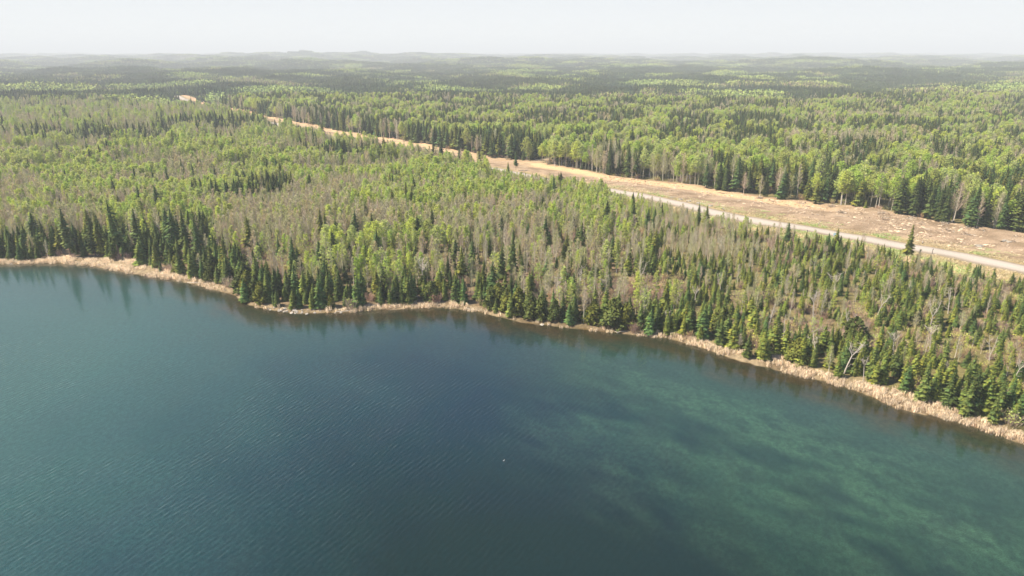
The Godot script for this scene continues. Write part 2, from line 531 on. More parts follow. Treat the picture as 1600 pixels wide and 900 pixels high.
func build_water() -> void:
	var m := StandardMaterial3D.new()
	m.resource_name = "lake_water"
	m.transparency = BaseMaterial3D.TRANSPARENCY_ALPHA
	m.albedo_color = Color(1, 1, 1, 0.5)
	m.vertex_color_use_as_albedo = true
	m.roughness = 0.10
	m.metallic_specular = 0.37
	m.normal_enabled = true
	m.normal_texture = ripple_map()
	m.normal_scale = 0.5
	var st := SurfaceTool.new()
	st.begin(Mesh.PRIMITIVE_TRIANGLES)
	st.set_smooth_group(0)
	var calm := PackedInt32Array()
	var xs := 150
	var ds := 130
	for j in ds + 1:
		for i in xs + 1:
			var x := lerpf(-1, 1, float(i) / xs)
			x = signf(x) * (absf(x) * 260.0 + pow(absf(x), 4.0) * 1300.0)
			var d := 330.0 - 320.0 * float(j) / ds - pow(float(j) / ds, 5.0) * 1500.0
			var n := noise_mid.get_noise_2d(x * 0.6, d * 0.6)
			var c := Color(0.005, 0.028, 0.050).lerp(Color(0.028, 0.084, 0.086), clampf(ramp(20.0, -120.0, x) + n * 0.3, 0, 1))  # lighter teal to the west, bright sky reflection painted into the water colour
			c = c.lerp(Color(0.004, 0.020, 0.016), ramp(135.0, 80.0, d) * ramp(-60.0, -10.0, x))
			var sh := inland(x, d) if d > 0.0 else -300.0
			c = c.lerp(Color(0.018, 0.060, 0.042), ramp(-62.0, -30.0, sh + n * 20.0) * ramp(-10.0, 25.0, x) * 0.7)
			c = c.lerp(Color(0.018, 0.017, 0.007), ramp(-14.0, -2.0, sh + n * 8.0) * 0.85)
			c.a = 1.0
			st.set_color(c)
			st.set_normal(Vector3.UP)
			st.set_uv(Vector2(x, -d) / 44.0)
			st.add_vertex(Vector3(x, 0, -d))
			# calm water in the lee of the trees, ripples farther out
			var out := -sh * (0.5 if x < -60.0 else 1.0) + n * 14.0
			out -= maxf(0.0, noise_mid.get_noise_2d(x * 0.55 + 30.0, d * 0.9) - 0.05) * 90.0
			calm.append(0 if out < 10.0 else (1 if out < 18.0 else (2 if out < 28.0 else (3 if out < 42.0 else 4))))
	st.generate_tangents()
	var sheet := st.commit_to_arrays()
	var lake := ArrayMesh.new()
	for band in 5:
		var index := PackedInt32Array()
		for j in ds:
			for i in xs:
				var k := j * (xs + 1) + i
				if calm[k] == band:
					index.append_array([k, k + 1, k + xs + 1, k + 1, k + xs + 2, k + xs + 1])
		if index.size():
			var piece := sheet.duplicate()
			piece[Mesh.ARRAY_INDEX] = index
			lake.add_surface_from_arrays(Mesh.PRIMITIVE_TRIANGLES, piece)
			var mb: StandardMaterial3D = m.duplicate()
			mb.normal_scale = [0.06, 0.10, 0.17, 0.25, 0.33][band]
			lake.surface_set_material(lake.get_surface_count() - 1, mb)
	var o := part("lake_water", lake, self)
	o.set_meta("kind", "structure")
	o.set_meta("label", "wide rippled blue-green lake with pale shallows along the shore")


# the cleared strip, the road on it and the forest track
func build_clearing() -> void:
	var line := fine_line(road, 3.0)
	var g := SurfaceTool.new()
	g.begin(Mesh.PRIMITIVE_TRIANGLES)
	g.set_smooth_group(0)
	var across := 26
	for p in line:
		for i in across + 1:
			var k: float = p[2]
			var far := at_point(clear_far, k) + 3.0
			var near := at_point(clear_near, k) + 2.0
			var off := lerpf(-near, far, float(i) / across)
			var q: Vector2 = p[0] + p[1] * off
			var nf := noise_fine.get_noise_2d(q.x, q.y)
			var n2 := noise_fine.get_noise_2d(q.x * 3.1 + 50, q.y * 3.1)
			var c := Color(0.50, 0.385, 0.285).lerp(Color(0.30, 0.225, 0.155), clampf(0.45 + nf * 1.6 + n2 * 1.3, 0, 1))
			var grass := maxf(ramp(-4.0, -6.5, off), ramp(11.0, 6.0, off + nf * 2.0))
			c = c.lerp(Color(0.52, 0.40, 0.22).lerp(Color(0.36, 0.35, 0.15), clampf(0.45 + n2 + nf, 0, 1)), grass * 0.9)
			var sand := ramp(0.60, 0.70, off / far + nf * 0.10) * ramp(1.0, 0.88, off / far + nf * 0.05) * ramp(5.9, 7.6, k) * ramp(13.4, 12.5, k)
			sand = maxf(sand, ramp(0.45, 0.6, off / far) * ramp(12.0, 15.0, k) * clampf(0.75 + nf * 2.0, 0, 1))
			sand = maxf(sand, ramp(-11.0, -13.0, off + nf * 4.0) * ramp(4.9, 4.6, k) * ramp(3.2, 3.6, k) * 0.8)
			c = c.lerp(Color(0.80, 0.58, 0.36) if k < 18.0 else Color(0.78, 0.50, 0.33), clampf(sand, 0, 1))
			var rough := ramp(7.0, 12.0, off) * (0.9 * absf(nf) + 0.7 * absf(n2)) * (1.0 + 1.6 * ramp(5.0, 3.5, k) * ramp(18.0, 34.0, off))
			g.set_color(c)
			g.add_vertex(Vector3(q.x, height(q.x, q.y) + 0.10 + rough + 0.25 * ramp(500.0, 900.0, q.y), -q.y))
	index_strip(g, line.size(), across + 1)
	g.generate_normals()
	var o := part("cleared_ground", g.commit(), self, mats.cleared)
	o.set_meta("kind", "structure")
	o.set_meta("label", "bare brown cleared ground with sand bank beside the road")
	o = part("road", ribbon(line, 5.0, 0.24, Color(0.60, 0.555, 0.52), Color(0.34, 0.29, 0.225)), self, mats.asphalt)
	o.set_meta("kind", "structure")
	o.set_meta("label", "pale straight two lane road through the forest")
	o = part("forest_track_road", ribbon(fine_line(track, 3.0), 4.2, 0.34, Color(0.55, 0.43, 0.30), Color(0.45, 0.34, 0.22)), self, mats.cleared)
	o.set_meta("kind", "structure")
	o.set_meta("label", "sandy side track leading from the road into the dark trees")


func fine_line(pts: PackedVector2Array, each: float) -> Array:   # [point, direction to the far side, point number]
	var curve := Curve2D.new()
	for i in pts.size():
		var t := (pts[mini(i + 1, pts.size() - 1)] - pts[maxi(i - 1, 0)]) / 6.0
		curve.add_point(pts[i], -t * 0.7, t * 0.7)
	var out := []
	for i in pts.size() - 1:
		var n := maxi(2, int(pts[i].distance_to(pts[i + 1]) / each))
		for k in n:
			var a := curve.sample(i, float(k) / n)
			var b := curve.sample(i, float(k + 1) / n)
			var t := (b - a).normalized()
			out.append([a, Vector2(t.y, -t.x), i + float(k) / n])
	return out


func index_strip(st: SurfaceTool, rows: int, w: int) -> void:
	for j in rows - 1:
		for i in w - 1:
			var k := j * w + i
			for t in [k, k + w, k + 1, k + 1, k + w, k + w + 1]:
				st.add_index(t)


func ribbon(line: Array, half: float, lift: float, middle: Color, edge: Color) -> ArrayMesh:
	var st := SurfaceTool.new()
	st.begin(Mesh.PRIMITIVE_TRIANGLES)
	st.set_smooth_group(0)
	for p in line:
		for u in [-1.22, -1.0, -0.93, -0.5, -0.45, 0.0, 0.45, 0.5, 0.93, 1.0, 1.22]:
			var q: Vector2 = p[0] + p[1] * half * u
			var a := absf(u)
			var worn := noise_fine.get_noise_2d(q.x * 0.6, q.y * 0.6) * 0.10
			st.set_color((edge if a > 0.90 else middle * (0.94 + worn if a > 0.3 and a < 0.6 else 1.03 + worn)))
			var y := height(q.x, q.y) + lift + 0.3 * ramp(500.0, 900.0, q.y)
			st.add_vertex(Vector3(q.x, y - (0.22 if a > 1.1 else 0.0) + (1.0 - a) * 0.05, -q.y))
	index_strip(st, line.size(), 11)
	st.generate_normals()
	return st.commit()


# ------------------------------------------------------------------ tree shapes (unit height, scaled when placed)

func jitter(c: Color, by: float) -> Color:
	var k := 1.0 + rng.randf_range(-by, by)
	var w := rng.randf_range(-by, by) * 0.35
	return Color(c.r * k * (1.0 + w), c.g * k, c.b * k * (1.0 - w))


# whorls of drooping boughs round a stem; fat > 0 rounds the outline towards a column
func conifer_crown(levels: int, base: float, reach: float, droop: float, ragged: float, fat: float, boughs: int, lean := 0.0) -> Geo:
	var g := Geo.new()
	var green := Color(0.085, 0.118, 0.032)
	var lop := rng.randf() * TAU
	for i in levels:
		var t := float(i) / (levels - 1)
		var y := lerpf(base, 0.985, pow(t, 0.92))
		var r := reach * lerpf(pow(1.0 - t, 0.85), pow(1.0 - pow(t, 2.6), 0.8), fat) * (1.0 + rng.randf_range(-ragged, ragged) * 0.5) + 0.008
		if t < 0.12:
			r *= 0.72 + t * 2.3
		var count := int(lerpf(boughs, 4.0, t))
		var phase := rng.randf() * TAU
		for b in count:
			if rng.randf() < ragged * 0.45:
				continue
			var a := phase + TAU * b / count + rng.randf_range(-0.25, 0.25)
			var dir := Vector3(cos(a), 0, sin(a))
			var side := Vector3(-dir.z, 0, dir.x)
			var l := r * rng.randf_range(1.0 - ragged * 0.5, 1.12) * (1.0 + lean * dir.x + 0.16 * sin(a + lop) + 0.10 * sin(a * 2.0 + t * 7.0 + lop))
			var y0 := y + rng.randf_range(-0.024, 0.018) * (1.0 - t * 0.6)
			var root := Vector3(0, y0 + l * 0.10, 0) + dir * 0.004
			var tip := dir * l + Vector3(0, y0 - l * droop, 0)
			var mid := dir * l * 0.58 + Vector3(0, y0 - l * droop * 0.42, 0)
			var wide := l * rng.randf_range(0.24, 0.36) + 0.004
			var sag := Vector3(0, wide * 0.55, 0)
			var le := mid + side * wide - sag
			var ri := mid - side * wide - sag
			var up := (dir * 0.75 + Vector3.UP * 0.75).normalized()
			var nl := (up + side * 0.55).normalized()
			var nr := (up - side * 0.55).normalized()
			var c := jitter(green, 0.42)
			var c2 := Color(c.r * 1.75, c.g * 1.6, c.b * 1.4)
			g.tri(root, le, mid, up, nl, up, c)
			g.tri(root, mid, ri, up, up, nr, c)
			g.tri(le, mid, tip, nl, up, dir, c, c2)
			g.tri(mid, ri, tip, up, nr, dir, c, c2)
			# side sprays that break up the outline
			var s1 := mid + (side * 0.9 + dir * 0.6) * wide * 1.5 - sag * 0.8
			var s2 := mid + (-side * 0.9 + dir * 0.6) * wide * 1.5 - sag * 0.8
			g.tri(mid, le, s1, up, nl, nl, c, c2)
			g.tri(mid, ri, s2, up, nr, nr, c, c2)
			g.tri(mid * 0.8 + root * 0.2, tip, mid - Vector3(0, l * 0.22 + 0.008, 0), dir, dir, dir, c)
	# dense inner boughs
	for k in 9:
		var a0 := TAU * k / 9
		var a1 := TAU * (k + 1) / 9
		var d0 := Vector3(cos(a0), 0, sin(a0))
		var d1 := Vector3(cos(a1), 0, sin(a1))
		for j in 4:
			var t0 := j / 4.0
			var t1 := (j + 1) / 4.0
			var r0 := reach * 0.46 * lerpf(1.0 - t0, pow(1.0 - pow(t0, 2.6), 0.8), fat) * rng.randf_range(0.8, 1.15)
			var r1 := reach * 0.46 * lerpf(1.0 - t1, pow(1.0 - pow(t1, 2.6), 0.8), fat)
			var p := Vector3(0, lerpf(base, 0.97, t0), 0)
			var q := Vector3(0, lerpf(base, 0.97, t1), 0)
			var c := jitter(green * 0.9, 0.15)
			g.tri(p + d0 * r0, p + d1 * r0, q + d0 * r1, d0, d1, d0, c)
			g.tri(p + d1 * r0, q + d0 * r1, q + d1 * r1, d1, d0, d1, c)
	return g


func stem(top: float, thick: float, col: Color, bend := 0.0) -> Geo:
	var g := Geo.new()
	var pts := []
	var rad := []
	for k in 6:
		var t := k / 5.0
		pts.append(Vector3(bend * sin(t * 2.4), -0.03 + t * (top + 0.03), bend * 0.6 * (1 - cos(t * 2.1))))
		rad.append(thick * (1.05 - 0.9 * t))
	g.tube(pts, rad, 5, col)
	return g


func stem_at(t: float, bend: float) -> Vector3:
	return Vector3(bend * sin(t * 2.4), t, bend * 0.6 * (1 - cos(t * 2.1)))


func limb(g: Geo, a: Vector3, b: Vector3, r: float, col: Color, sides := 3, curl := 0.12) -> void:
	var m := a.lerp(b, 0.5) - Vector3(0, a.distance_to(b) * curl, 0)
	g.tube([a, m, b], [r, r * 0.7, r * 0.25], sides, col)


func leaf_tuft(g: Geo, at: Vector3, size: float, out: Vector3, col: Color) -> void:
	var n := (out * 0.45 + round_dir() * 0.9 + Vector3.UP * 0.3).normalized()
	var x := n.cross(round_dir()).normalized()
	var z := n.cross(x)
	var s := size * rng.randf_range(0.6, 1.3)
	var a := at + x * s
	var b := at - x * s * 0.9 + z * s * 0.2
	var e := at + z * s * 0.75
	var f := at - z * s * 0.7 - x * s * 0.2
	var nn := (n * 0.9 + out * 0.3 + Vector3.UP * 0.2).normalized()
	g.tri(a, e, b, nn, nn, nn, col)
	g.tri(a, b, f, nn, nn, nn, col)


# broad-leaved tree: [trunk, branches, crown]; leafy 0..1 says how far the buds have opened
func leafy_tree(base: float, reach: float, clumps: int, per: int, leaf: float, leafy: float, bark: Color, green: Color, thick := 0.012, fine := 40, upward := 0.9) -> Array:
	var bend := rng.randf_range(-0.03, 0.03)
	var trunk := stem(0.93, thick, bark, bend)
	var arms := Geo.new()
	var crown := Geo.new()
	var centre := Vector3(0, base + (1.0 - base) * 0.52, 0)
	for k in clumps:
		var t := pow((k + rng.randf()) / clumps, 0.9)
		var y := lerpf(base, 0.97, t)
		var prof := sin(PI * clampf(0.12 + 0.86 * pow(t, 0.8), 0, 1))
		var a := k * 2.399 + rng.randf_range(-0.5, 0.5)
		var r := reach * prof * rng.randf_range(0.35, 1.0)
		var from := stem_at(clampf(y - r * upward, base * 0.8, 0.9), bend)
		var to := Vector3(cos(a) * r, y, sin(a) * r) + Vector3(from.x, 0, from.z)
		limb(arms, from, to, thick * 0.34, bark.lerp(Color(0.2, 0.16, 0.13), 0.35))
		for q in fine / 10:
			var b := to + round_dir() * reach * 0.45 + Vector3(0, reach * 0.25, 0)
			arms.tube([from.lerp(to, rng.randf_range(0.4, 0.95)), b], [thick * 0.15, thick * 0.05], 3, Color(0.45, 0.395, 0.31))
		var cc := jitter(green, 0.11)
		for q in int(per * leafy * rng.randf_range(0.7, 1.3)):
			var off := round_dir() * pow(rng.randf(), 0.45)
			var p := to + Vector3(off.x, off.y * 0.75, off.z) * reach * 0.42
			leaf_tuft(crown, p, leaf, ((p - centre) * Vector3(1, 0.5, 1)).normalized() if p != centre else Vector3.UP, jitter(cc, 0.13))
	return [trunk, arms, crown]


func cedar_crown(reach: float, n: int) -> Geo:
	var g := Geo.new()
	for k in n:
		var t := pow(rng.randf(), 1.1)
		var r := reach * pow(1.0 - pow(t, 2.2), 0.7) * rng.randf_range(0.72, 1.05)
		var a := rng.randf() * TAU
		var lob := 1.0 + 0.22 * sin(a * 3.0 + t * 9.0)
		var dir := Vector3(cos(a), 0, sin(a))
		var p := dir * r * lob + Vector3(0, 0.04 + t * 0.95, 0)
		var out := (dir + Vector3.UP * (0.3 + t)).normalized()
		var c := jitter(Color(0.085, 0.105, 0.028), 0.3)
		leaf_tuft(g, p, 0.052, out, c)
		if k % 2:
			var side := Vector3(-dir.z, 0, dir.x) * 0.045
			g.tri(p * Vector3(0.4, 1, 0.4), p + side, p - side - Vector3(0, 0.05, 0), out, out, out, c)
	return g


func shrub_mesh(stems: int, col: Color, budded: float) -> Geo:
	var g := Geo.new()
	for k in stems:
		var a := rng.randf() * TAU
		var r := rng.randf_range(0.05, 0.75)
		var foot := Vector3(cos(a), 0, sin(a)) * r * 0.45 - Vector3(0, 0.05, 0)
		var tip := Vector3(cos(a + rng.randf_range(-0.5, 0.5)) * r, rng.randf_range(0.55, 1.0), sin(a) * r)
		var c := jitter(col, 0.28)
		var m := foot.lerp(tip, 0.55) + Vector3(0, 0.06, 0)
		g.tube([foot, m, tip], [0.013, 0.010, 0.003], 3, c)
		for q in 3:
			var f := foot.lerp(tip, rng.randf_range(0.35, 0.9))
			g.tube([f, f + Vector3(rng.randf_range(-0.2, 0.2), rng.randf_range(0.1, 0.28), rng.randf_range(-0.2, 0.2))], [0.008, 0.003], 3, c)
		for q in int(budded + rng.randf()):
			leaf_tuft(g, tip.lerp(m, rng.randf() * 0.7) + round_dir() * 0.08, 0.05, (Vector3.UP + round_dir() * 0.5).normalized(), jitter(Color(0.32, 0.37, 0.10), 0.25))
	return g


func snag_shape(kind: int) -> Array:   # [trunk, branches]: a dead pale tree, forked or leaning
	var pale := Color(0.47, 0.435, 0.39)
	var trunk := Geo.new()
	var arms := Geo.new()
	var lean := [0.05, 0.2, -0.06, 0.1][kind] as float
	var split := [0.45, 0.55, 0.35, 0.62][kind] as float
	var fork := Vector3(lean * split, split, 0.03)
	trunk.tube([Vector3(0, -0.03, 0), Vector3(lean * split * 0.4, split * 0.5, 0.02), fork], [0.017, 0.014, 0.011], 6, pale)
	for k in 2 + kind % 2:
		var a := k * 2.4 + kind
		var top := fork + Vector3(cos(a) * 0.16 + lean * 0.5, (1.0 - split) * (1.0 - 0.18 * k), sin(a) * 0.14)
		trunk.tube([fork, fork.lerp(top, 0.5) + Vector3(cos(a) * 0.04, 0, sin(a) * 0.03), top], [0.010, 0.0075, 0.0035], 5, pale)
		for q in 16:
			var f := fork.lerp(top, 0.15 + q * 0.053)
			var b := f + Vector3(rng.randf_range(-0.13, 0.13), rng.randf_range(0.01, 0.12), rng.randf_range(-0.13, 0.13))
			limb(arms, f, b, 0.0055, pale.lerp(Color(0.3, 0.25, 0.21), rng.randf() * 0.6))
	for q in 6:
		var f := Vector3(lean * split, split, 0.02) * (0.35 + 0.1 * q)
		limb(arms, f, f + Vector3(rng.randf_range(-0.15, 0.15), rng.randf_range(0.0, 0.08), rng.randf_range(-0.15, 0.15)), 0.005, pale)
	return [trunk, arms]


# kind -> list of variants, each {form, parts: [[name, mesh]], whole}
var models := {}
var tones := {
	SPRUCE: [["dark green", Color(0.62, 0.68, 0.75)], ["mid green", Color(1.0, 1.0, 1.0)], ["yellow-green", Color(1.5, 1.32, 1.0)], ["fresh green", Color(1.15, 1.13, 0.95)], ["blue-green", Color(0.75, 0.95, 1.1)]],
	DARK: [["dark green", Color(0.72, 0.75, 0.85)], ["blackish green", Color(0.50, 0.54, 0.62)], ["olive green", Color(1.2, 1.0, 0.8)], ["blue-green", Color(0.62, 0.78, 0.95)]],
	PINE: [["dark green", Color(0.75, 0.85, 0.9)], ["grey-green", Color(0.95, 0.95, 1.15)]],
	CEDAR: [["olive", Color(1.0, 1.0, 1.0)], ["yellow-olive", Color(1.35, 1.2, 0.9)], ["deep olive", Color(0.7, 0.75, 0.8)]],
	ASPEN: [["bright yellow-green", Color(1.08, 1.08, 0.85)], ["lime green", Color(0.86, 1.0, 0.75)], ["pale green", Color(1.0, 1.0, 1.3)], ["soft olive-green", Color(0.88, 0.84, 0.95)]],
	BARE: [["grey-brown", Color(0.98, 1.0, 1.0)], ["olive-grey", Color(0.92, 1.02, 0.82)], ["pinkish grey", Color(1.06, 0.98, 0.98)]],
	SHRUB: [["red-brown", Color(1.1, 0.92, 0.95)], ["grey-brown", Color(0.95, 0.98, 1.0)], ["tan", Color(1.3, 1.2, 1.05)], ["mauve-brown", Color(1.0, 0.88, 1.05)]],
	SNAG: [["silver-grey", Color(1.0, 1.0, 1.0)], ["bone-white", Color(1.2, 1.2, 1.2)]]}
var kind_names := {SPRUCE: "spruce_tree", DARK: "spruce_tree", PINE: "pine_tree", CEDAR: "cedar_tree", ASPEN: "aspen_tree", BARE: "birch_tree", SHRUB: "bare_shrub", SNAG: "dead_tree"}
var kind_words := {SPRUCE: "spruce", DARK: "spruce", PINE: "pine", CEDAR: "cedar", ASPEN: "aspen", BARE: "leafless birch", SHRUB: "bare shrub", SNAG: "dead tree"}
var kind_categories := {SPRUCE: "spruce tree", DARK: "spruce tree", PINE: "pine tree", CEDAR: "cedar tree", ASPEN: "aspen tree", BARE: "birch tree", SHRUB: "shrub", SNAG: "dead tree"}
var kind_groups := {SPRUCE: "spruces on the lake side of the road", DARK: "spruces on the lake side of the road", PINE: "tall pines over the bay", CEDAR: "cedars on the bank", ASPEN: "aspens coming into leaf", BARE: "leafless birches and aspens", SHRUB: "bare shrubs between the trees", SNAG: "dead trees above the shore"}


func model(kind: int, form: String, parts: Array) -> void:   # parts: [name, geo, material name]
	var made := []
	var all := []
	for p in parts:
		if p[1].v.size():
			made.append([p[0], p[1].mesh(mats[p[2]])])
			all.append([p[1], mats[p[2]]])
	if not models.has(kind):
		models[kind] = []
	models[kind].append({"form": form, "parts": made, "whole": joined(all)})


func build_models() -> void:
	var brown := Color(0.13, 0.095, 0.07)
	for f in [["broad-skirted", 19, 0.02, 0.27, 0.34, 0.4, 0.0, 12], ["dense", 24, 0.02, 0.22, 0.3, 0.35, 0.12, 12], ["slender", 24, 0.03, 0.19, 0.4, 0.25, 0.0, 10], ["ragged", 19, 0.05, 0.23, 0.42, 0.55, 0.05, 10], ["plump", 19, 0.01, 0.25, 0.28, 0.4, 0.22, 12], ["pointed", 20, 0.03, 0.195, 0.36, 0.45, 0.0, 11]]:
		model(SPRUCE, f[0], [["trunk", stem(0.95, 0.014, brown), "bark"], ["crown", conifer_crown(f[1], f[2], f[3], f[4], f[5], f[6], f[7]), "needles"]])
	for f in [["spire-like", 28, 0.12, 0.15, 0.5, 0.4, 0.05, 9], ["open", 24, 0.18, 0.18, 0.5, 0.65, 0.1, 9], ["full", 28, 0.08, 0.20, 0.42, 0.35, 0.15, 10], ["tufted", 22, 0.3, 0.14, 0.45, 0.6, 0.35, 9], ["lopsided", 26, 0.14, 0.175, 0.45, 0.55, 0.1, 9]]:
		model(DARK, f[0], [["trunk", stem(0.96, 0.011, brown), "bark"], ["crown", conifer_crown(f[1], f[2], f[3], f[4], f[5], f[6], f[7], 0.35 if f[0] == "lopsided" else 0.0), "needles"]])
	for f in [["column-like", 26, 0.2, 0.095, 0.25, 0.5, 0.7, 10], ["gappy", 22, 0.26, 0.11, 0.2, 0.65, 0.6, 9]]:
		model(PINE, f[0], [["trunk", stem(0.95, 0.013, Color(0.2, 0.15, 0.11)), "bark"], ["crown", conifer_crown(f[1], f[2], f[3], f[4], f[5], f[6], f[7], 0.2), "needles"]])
	for f in [["rounded", 0.36, 560], ["egg-shaped", 0.27, 480]]:
		model(CEDAR, f[0], [["trunk", stem(0.8, 0.018, brown), "bark"], ["crown", cedar_crown(f[1], f[2]), "needles"]])
	var pale := Color(0.46, 0.43, 0.36)
	var lime := Color(0.39, 0.46, 0.11)
	for f in [["slim", 0.30, 0.15, 26, 17, 0.022, 1.0], ["round-headed", 0.45, 0.21, 34, 24, 0.022, 1.0], ["thin-leaved", 0.26, 0.17, 28, 12, 0.021, 0.9], ["broad", 0.38, 0.22, 38, 20, 0.022, 1.0], ["narrow", 0.24, 0.125, 24, 18, 0.021, 1.0]]:
		var p := leafy_tree(f[1], f[2], f[3], f[4], f[5], f[6], pale, lime)
		model(ASPEN, f[0], [["trunk", p[0], "bark"], ["branches", p[1], "twigs"], ["crown", p[2], "leaves"]])
	for f in [["fine-twigged", 0.30, 0.14, 26, 7, 0.014, 0.3], ["straight", 0.34, 0.12, 24, 5, 0.014, 0.4], ["spreading", 0.3, 0.2, 28, 5, 0.015, 0.5], ["brushy", 0.24, 0.15, 28, 10, 0.016, 1.0]]:
		var p := leafy_tree(f[1], f[2], f[3], f[4], f[5], f[6], Color(0.62, 0.57, 0.49), Color(0.42, 0.42, 0.19), 0.0125, 150, 1.4)
		model(BARE, f[0], [["trunk", p[0], "bark"], ["branches", p[1], "twigs"], ["crown", p[2], "leaves"]])
	for f in [["bushy", 46, 0.1], ["spindly", 30, 0.25], ["low", 56, 0.0], ["budding", 40, 3.0], ["half-leafed", 44, 1.6]]:
		model(SHRUB, f[0], [["stems", shrub_mesh(f[1], Color(0.37, 0.295, 0.225), f[2]), "twigs"]])
	for k in 4:
		var p := snag_shape(k)
		model(SNAG, ["forked", "leaning", "many-armed", "broken"][k], [["trunk", p[0], "bark"], ["branches", p[1], "twigs"]])


# ------------------------------------------------------------------ which trees stand where

func weights(x: float, d: float, s: float) -> PackedFloat32Array:
	var w := PackedFloat32Array([0.25, 0.1, 0, 0, 0.25, 0.25, 0.12, 0.0])
	var n := noise_mid.get_noise_2d(x, d) * 1.6
	var n2 := noise_mid.get_noise_2d(x + 700.0, d - 300.0) * 1.6
	var nw := noise_wide.get_noise_2d(x * 1.5, d * 1.5) * 1.6
	var road_at := from_road(x, d)
	if road_at.x > 0:     # beyond the road: tall forest in patches
		w = PackedFloat32Array([0.06, 0.42, 0, 0, 0.36, 0.14, 0.03, 0.0])
		var leafed := ramp(-0.02, 0.14, n * 1.2 + nw * 0.3 - 0.22)
		w[ASPEN] = 0.05 + 0.72 * leafed
		w[DARK] = 0.07 + 0.85 * (1.0 - leafed)
		w[BARE] = 0.05 + 0.8 * ramp(0.28, 0.45, n2) + 0.1 * leafed
		if road_at.x < at_point(clear_far, road_at.y) + 9.0:
			w[SHRUB] += 0.35
			w[SPRUCE] += 0.12
	elif x > 38.0 + n * 12.0 and d < 260:   # young mixed growth between the lake and the road
		w = PackedFloat32Array([0.60, 0.0, 0, 0, 0.06, 0.11, 0.27, 0.006])
		w[SPRUCE] *= clampf(1.1 + n * 2.0, 0.3, 2.5)
		w[SHRUB] *= clampf(1.0 + n2 * 2.0, 0.2, 2.5)
	elif d < 262.0 + n * 14.0:     # behind the shore, towards the west
		w = PackedFloat32Array([0.20, 0.07, 0, 0, 0.17, 0.33, 0.26, 0.004])
		w[ASPEN] *= clampf(1.0 + n * 2.0, 0.2, 3.0)
		w[SHRUB] *= clampf(1.0 + n2 * 1.6, 0.2, 2.5)
	else:     # aspen slopes before the road
		w = PackedFloat32Array([0.045, 0.03, 0, 0, 0.10, 0.12, 0.05, 0.0])
		var leafed := ramp(-0.06, 0.10, n * 1.1 + nw * 0.25)
		w[ASPEN] += 0.72 * leafed
		w[BARE] += 0.66 * (1.0 - leafed)
		w[DARK] *= clampf(0.6 + n2 * 5.0, 0.0, 6.0)
	for st in stands:
		var ex: float = (x - st[0]) / st[2]
		var ed: float = (d - st[1]) / st[3]
		var q := ex * ex + ed * ed + n2 * 0.5
		if q < 1.0:
			var k: float = st[5] * ramp(1.0, 0.55, q)
			for i in 8:
				w[i] *= 1.0 - k
			w[st[4]] += k
	return w


func stand_weights(x: float, d: float, s: float) -> PackedFloat32Array:
	var w := weights(x, d, s)
	var deep := s - along(reed_width, x)
	# the dark fringe of young conifers along the lake
	var belt := 17.0 if x < -88 else (13.0 if x < -25 else (9.0 if x < 45 else 12.0))
	belt += noise_mid.get_noise_2d(x * 2.0, d * 2.0) * 8.0
	var k := ramp(belt + 4.0, belt - 2.0, deep) * (0.93 if x < 45 else 0.8)
	if k > 0:
		for i in 8:
			w[i] *= 1.0 - k
		w[SPRUCE] += k * 0.88
		w[CEDAR] += k * (0.07 if x < 45 else 0.02)
		w[DARK] += k * (0.10 if x < -88 else 0.04)
		w[SHRUB] += k * (0.22 if deep < 2.5 else 0.06)
	return w


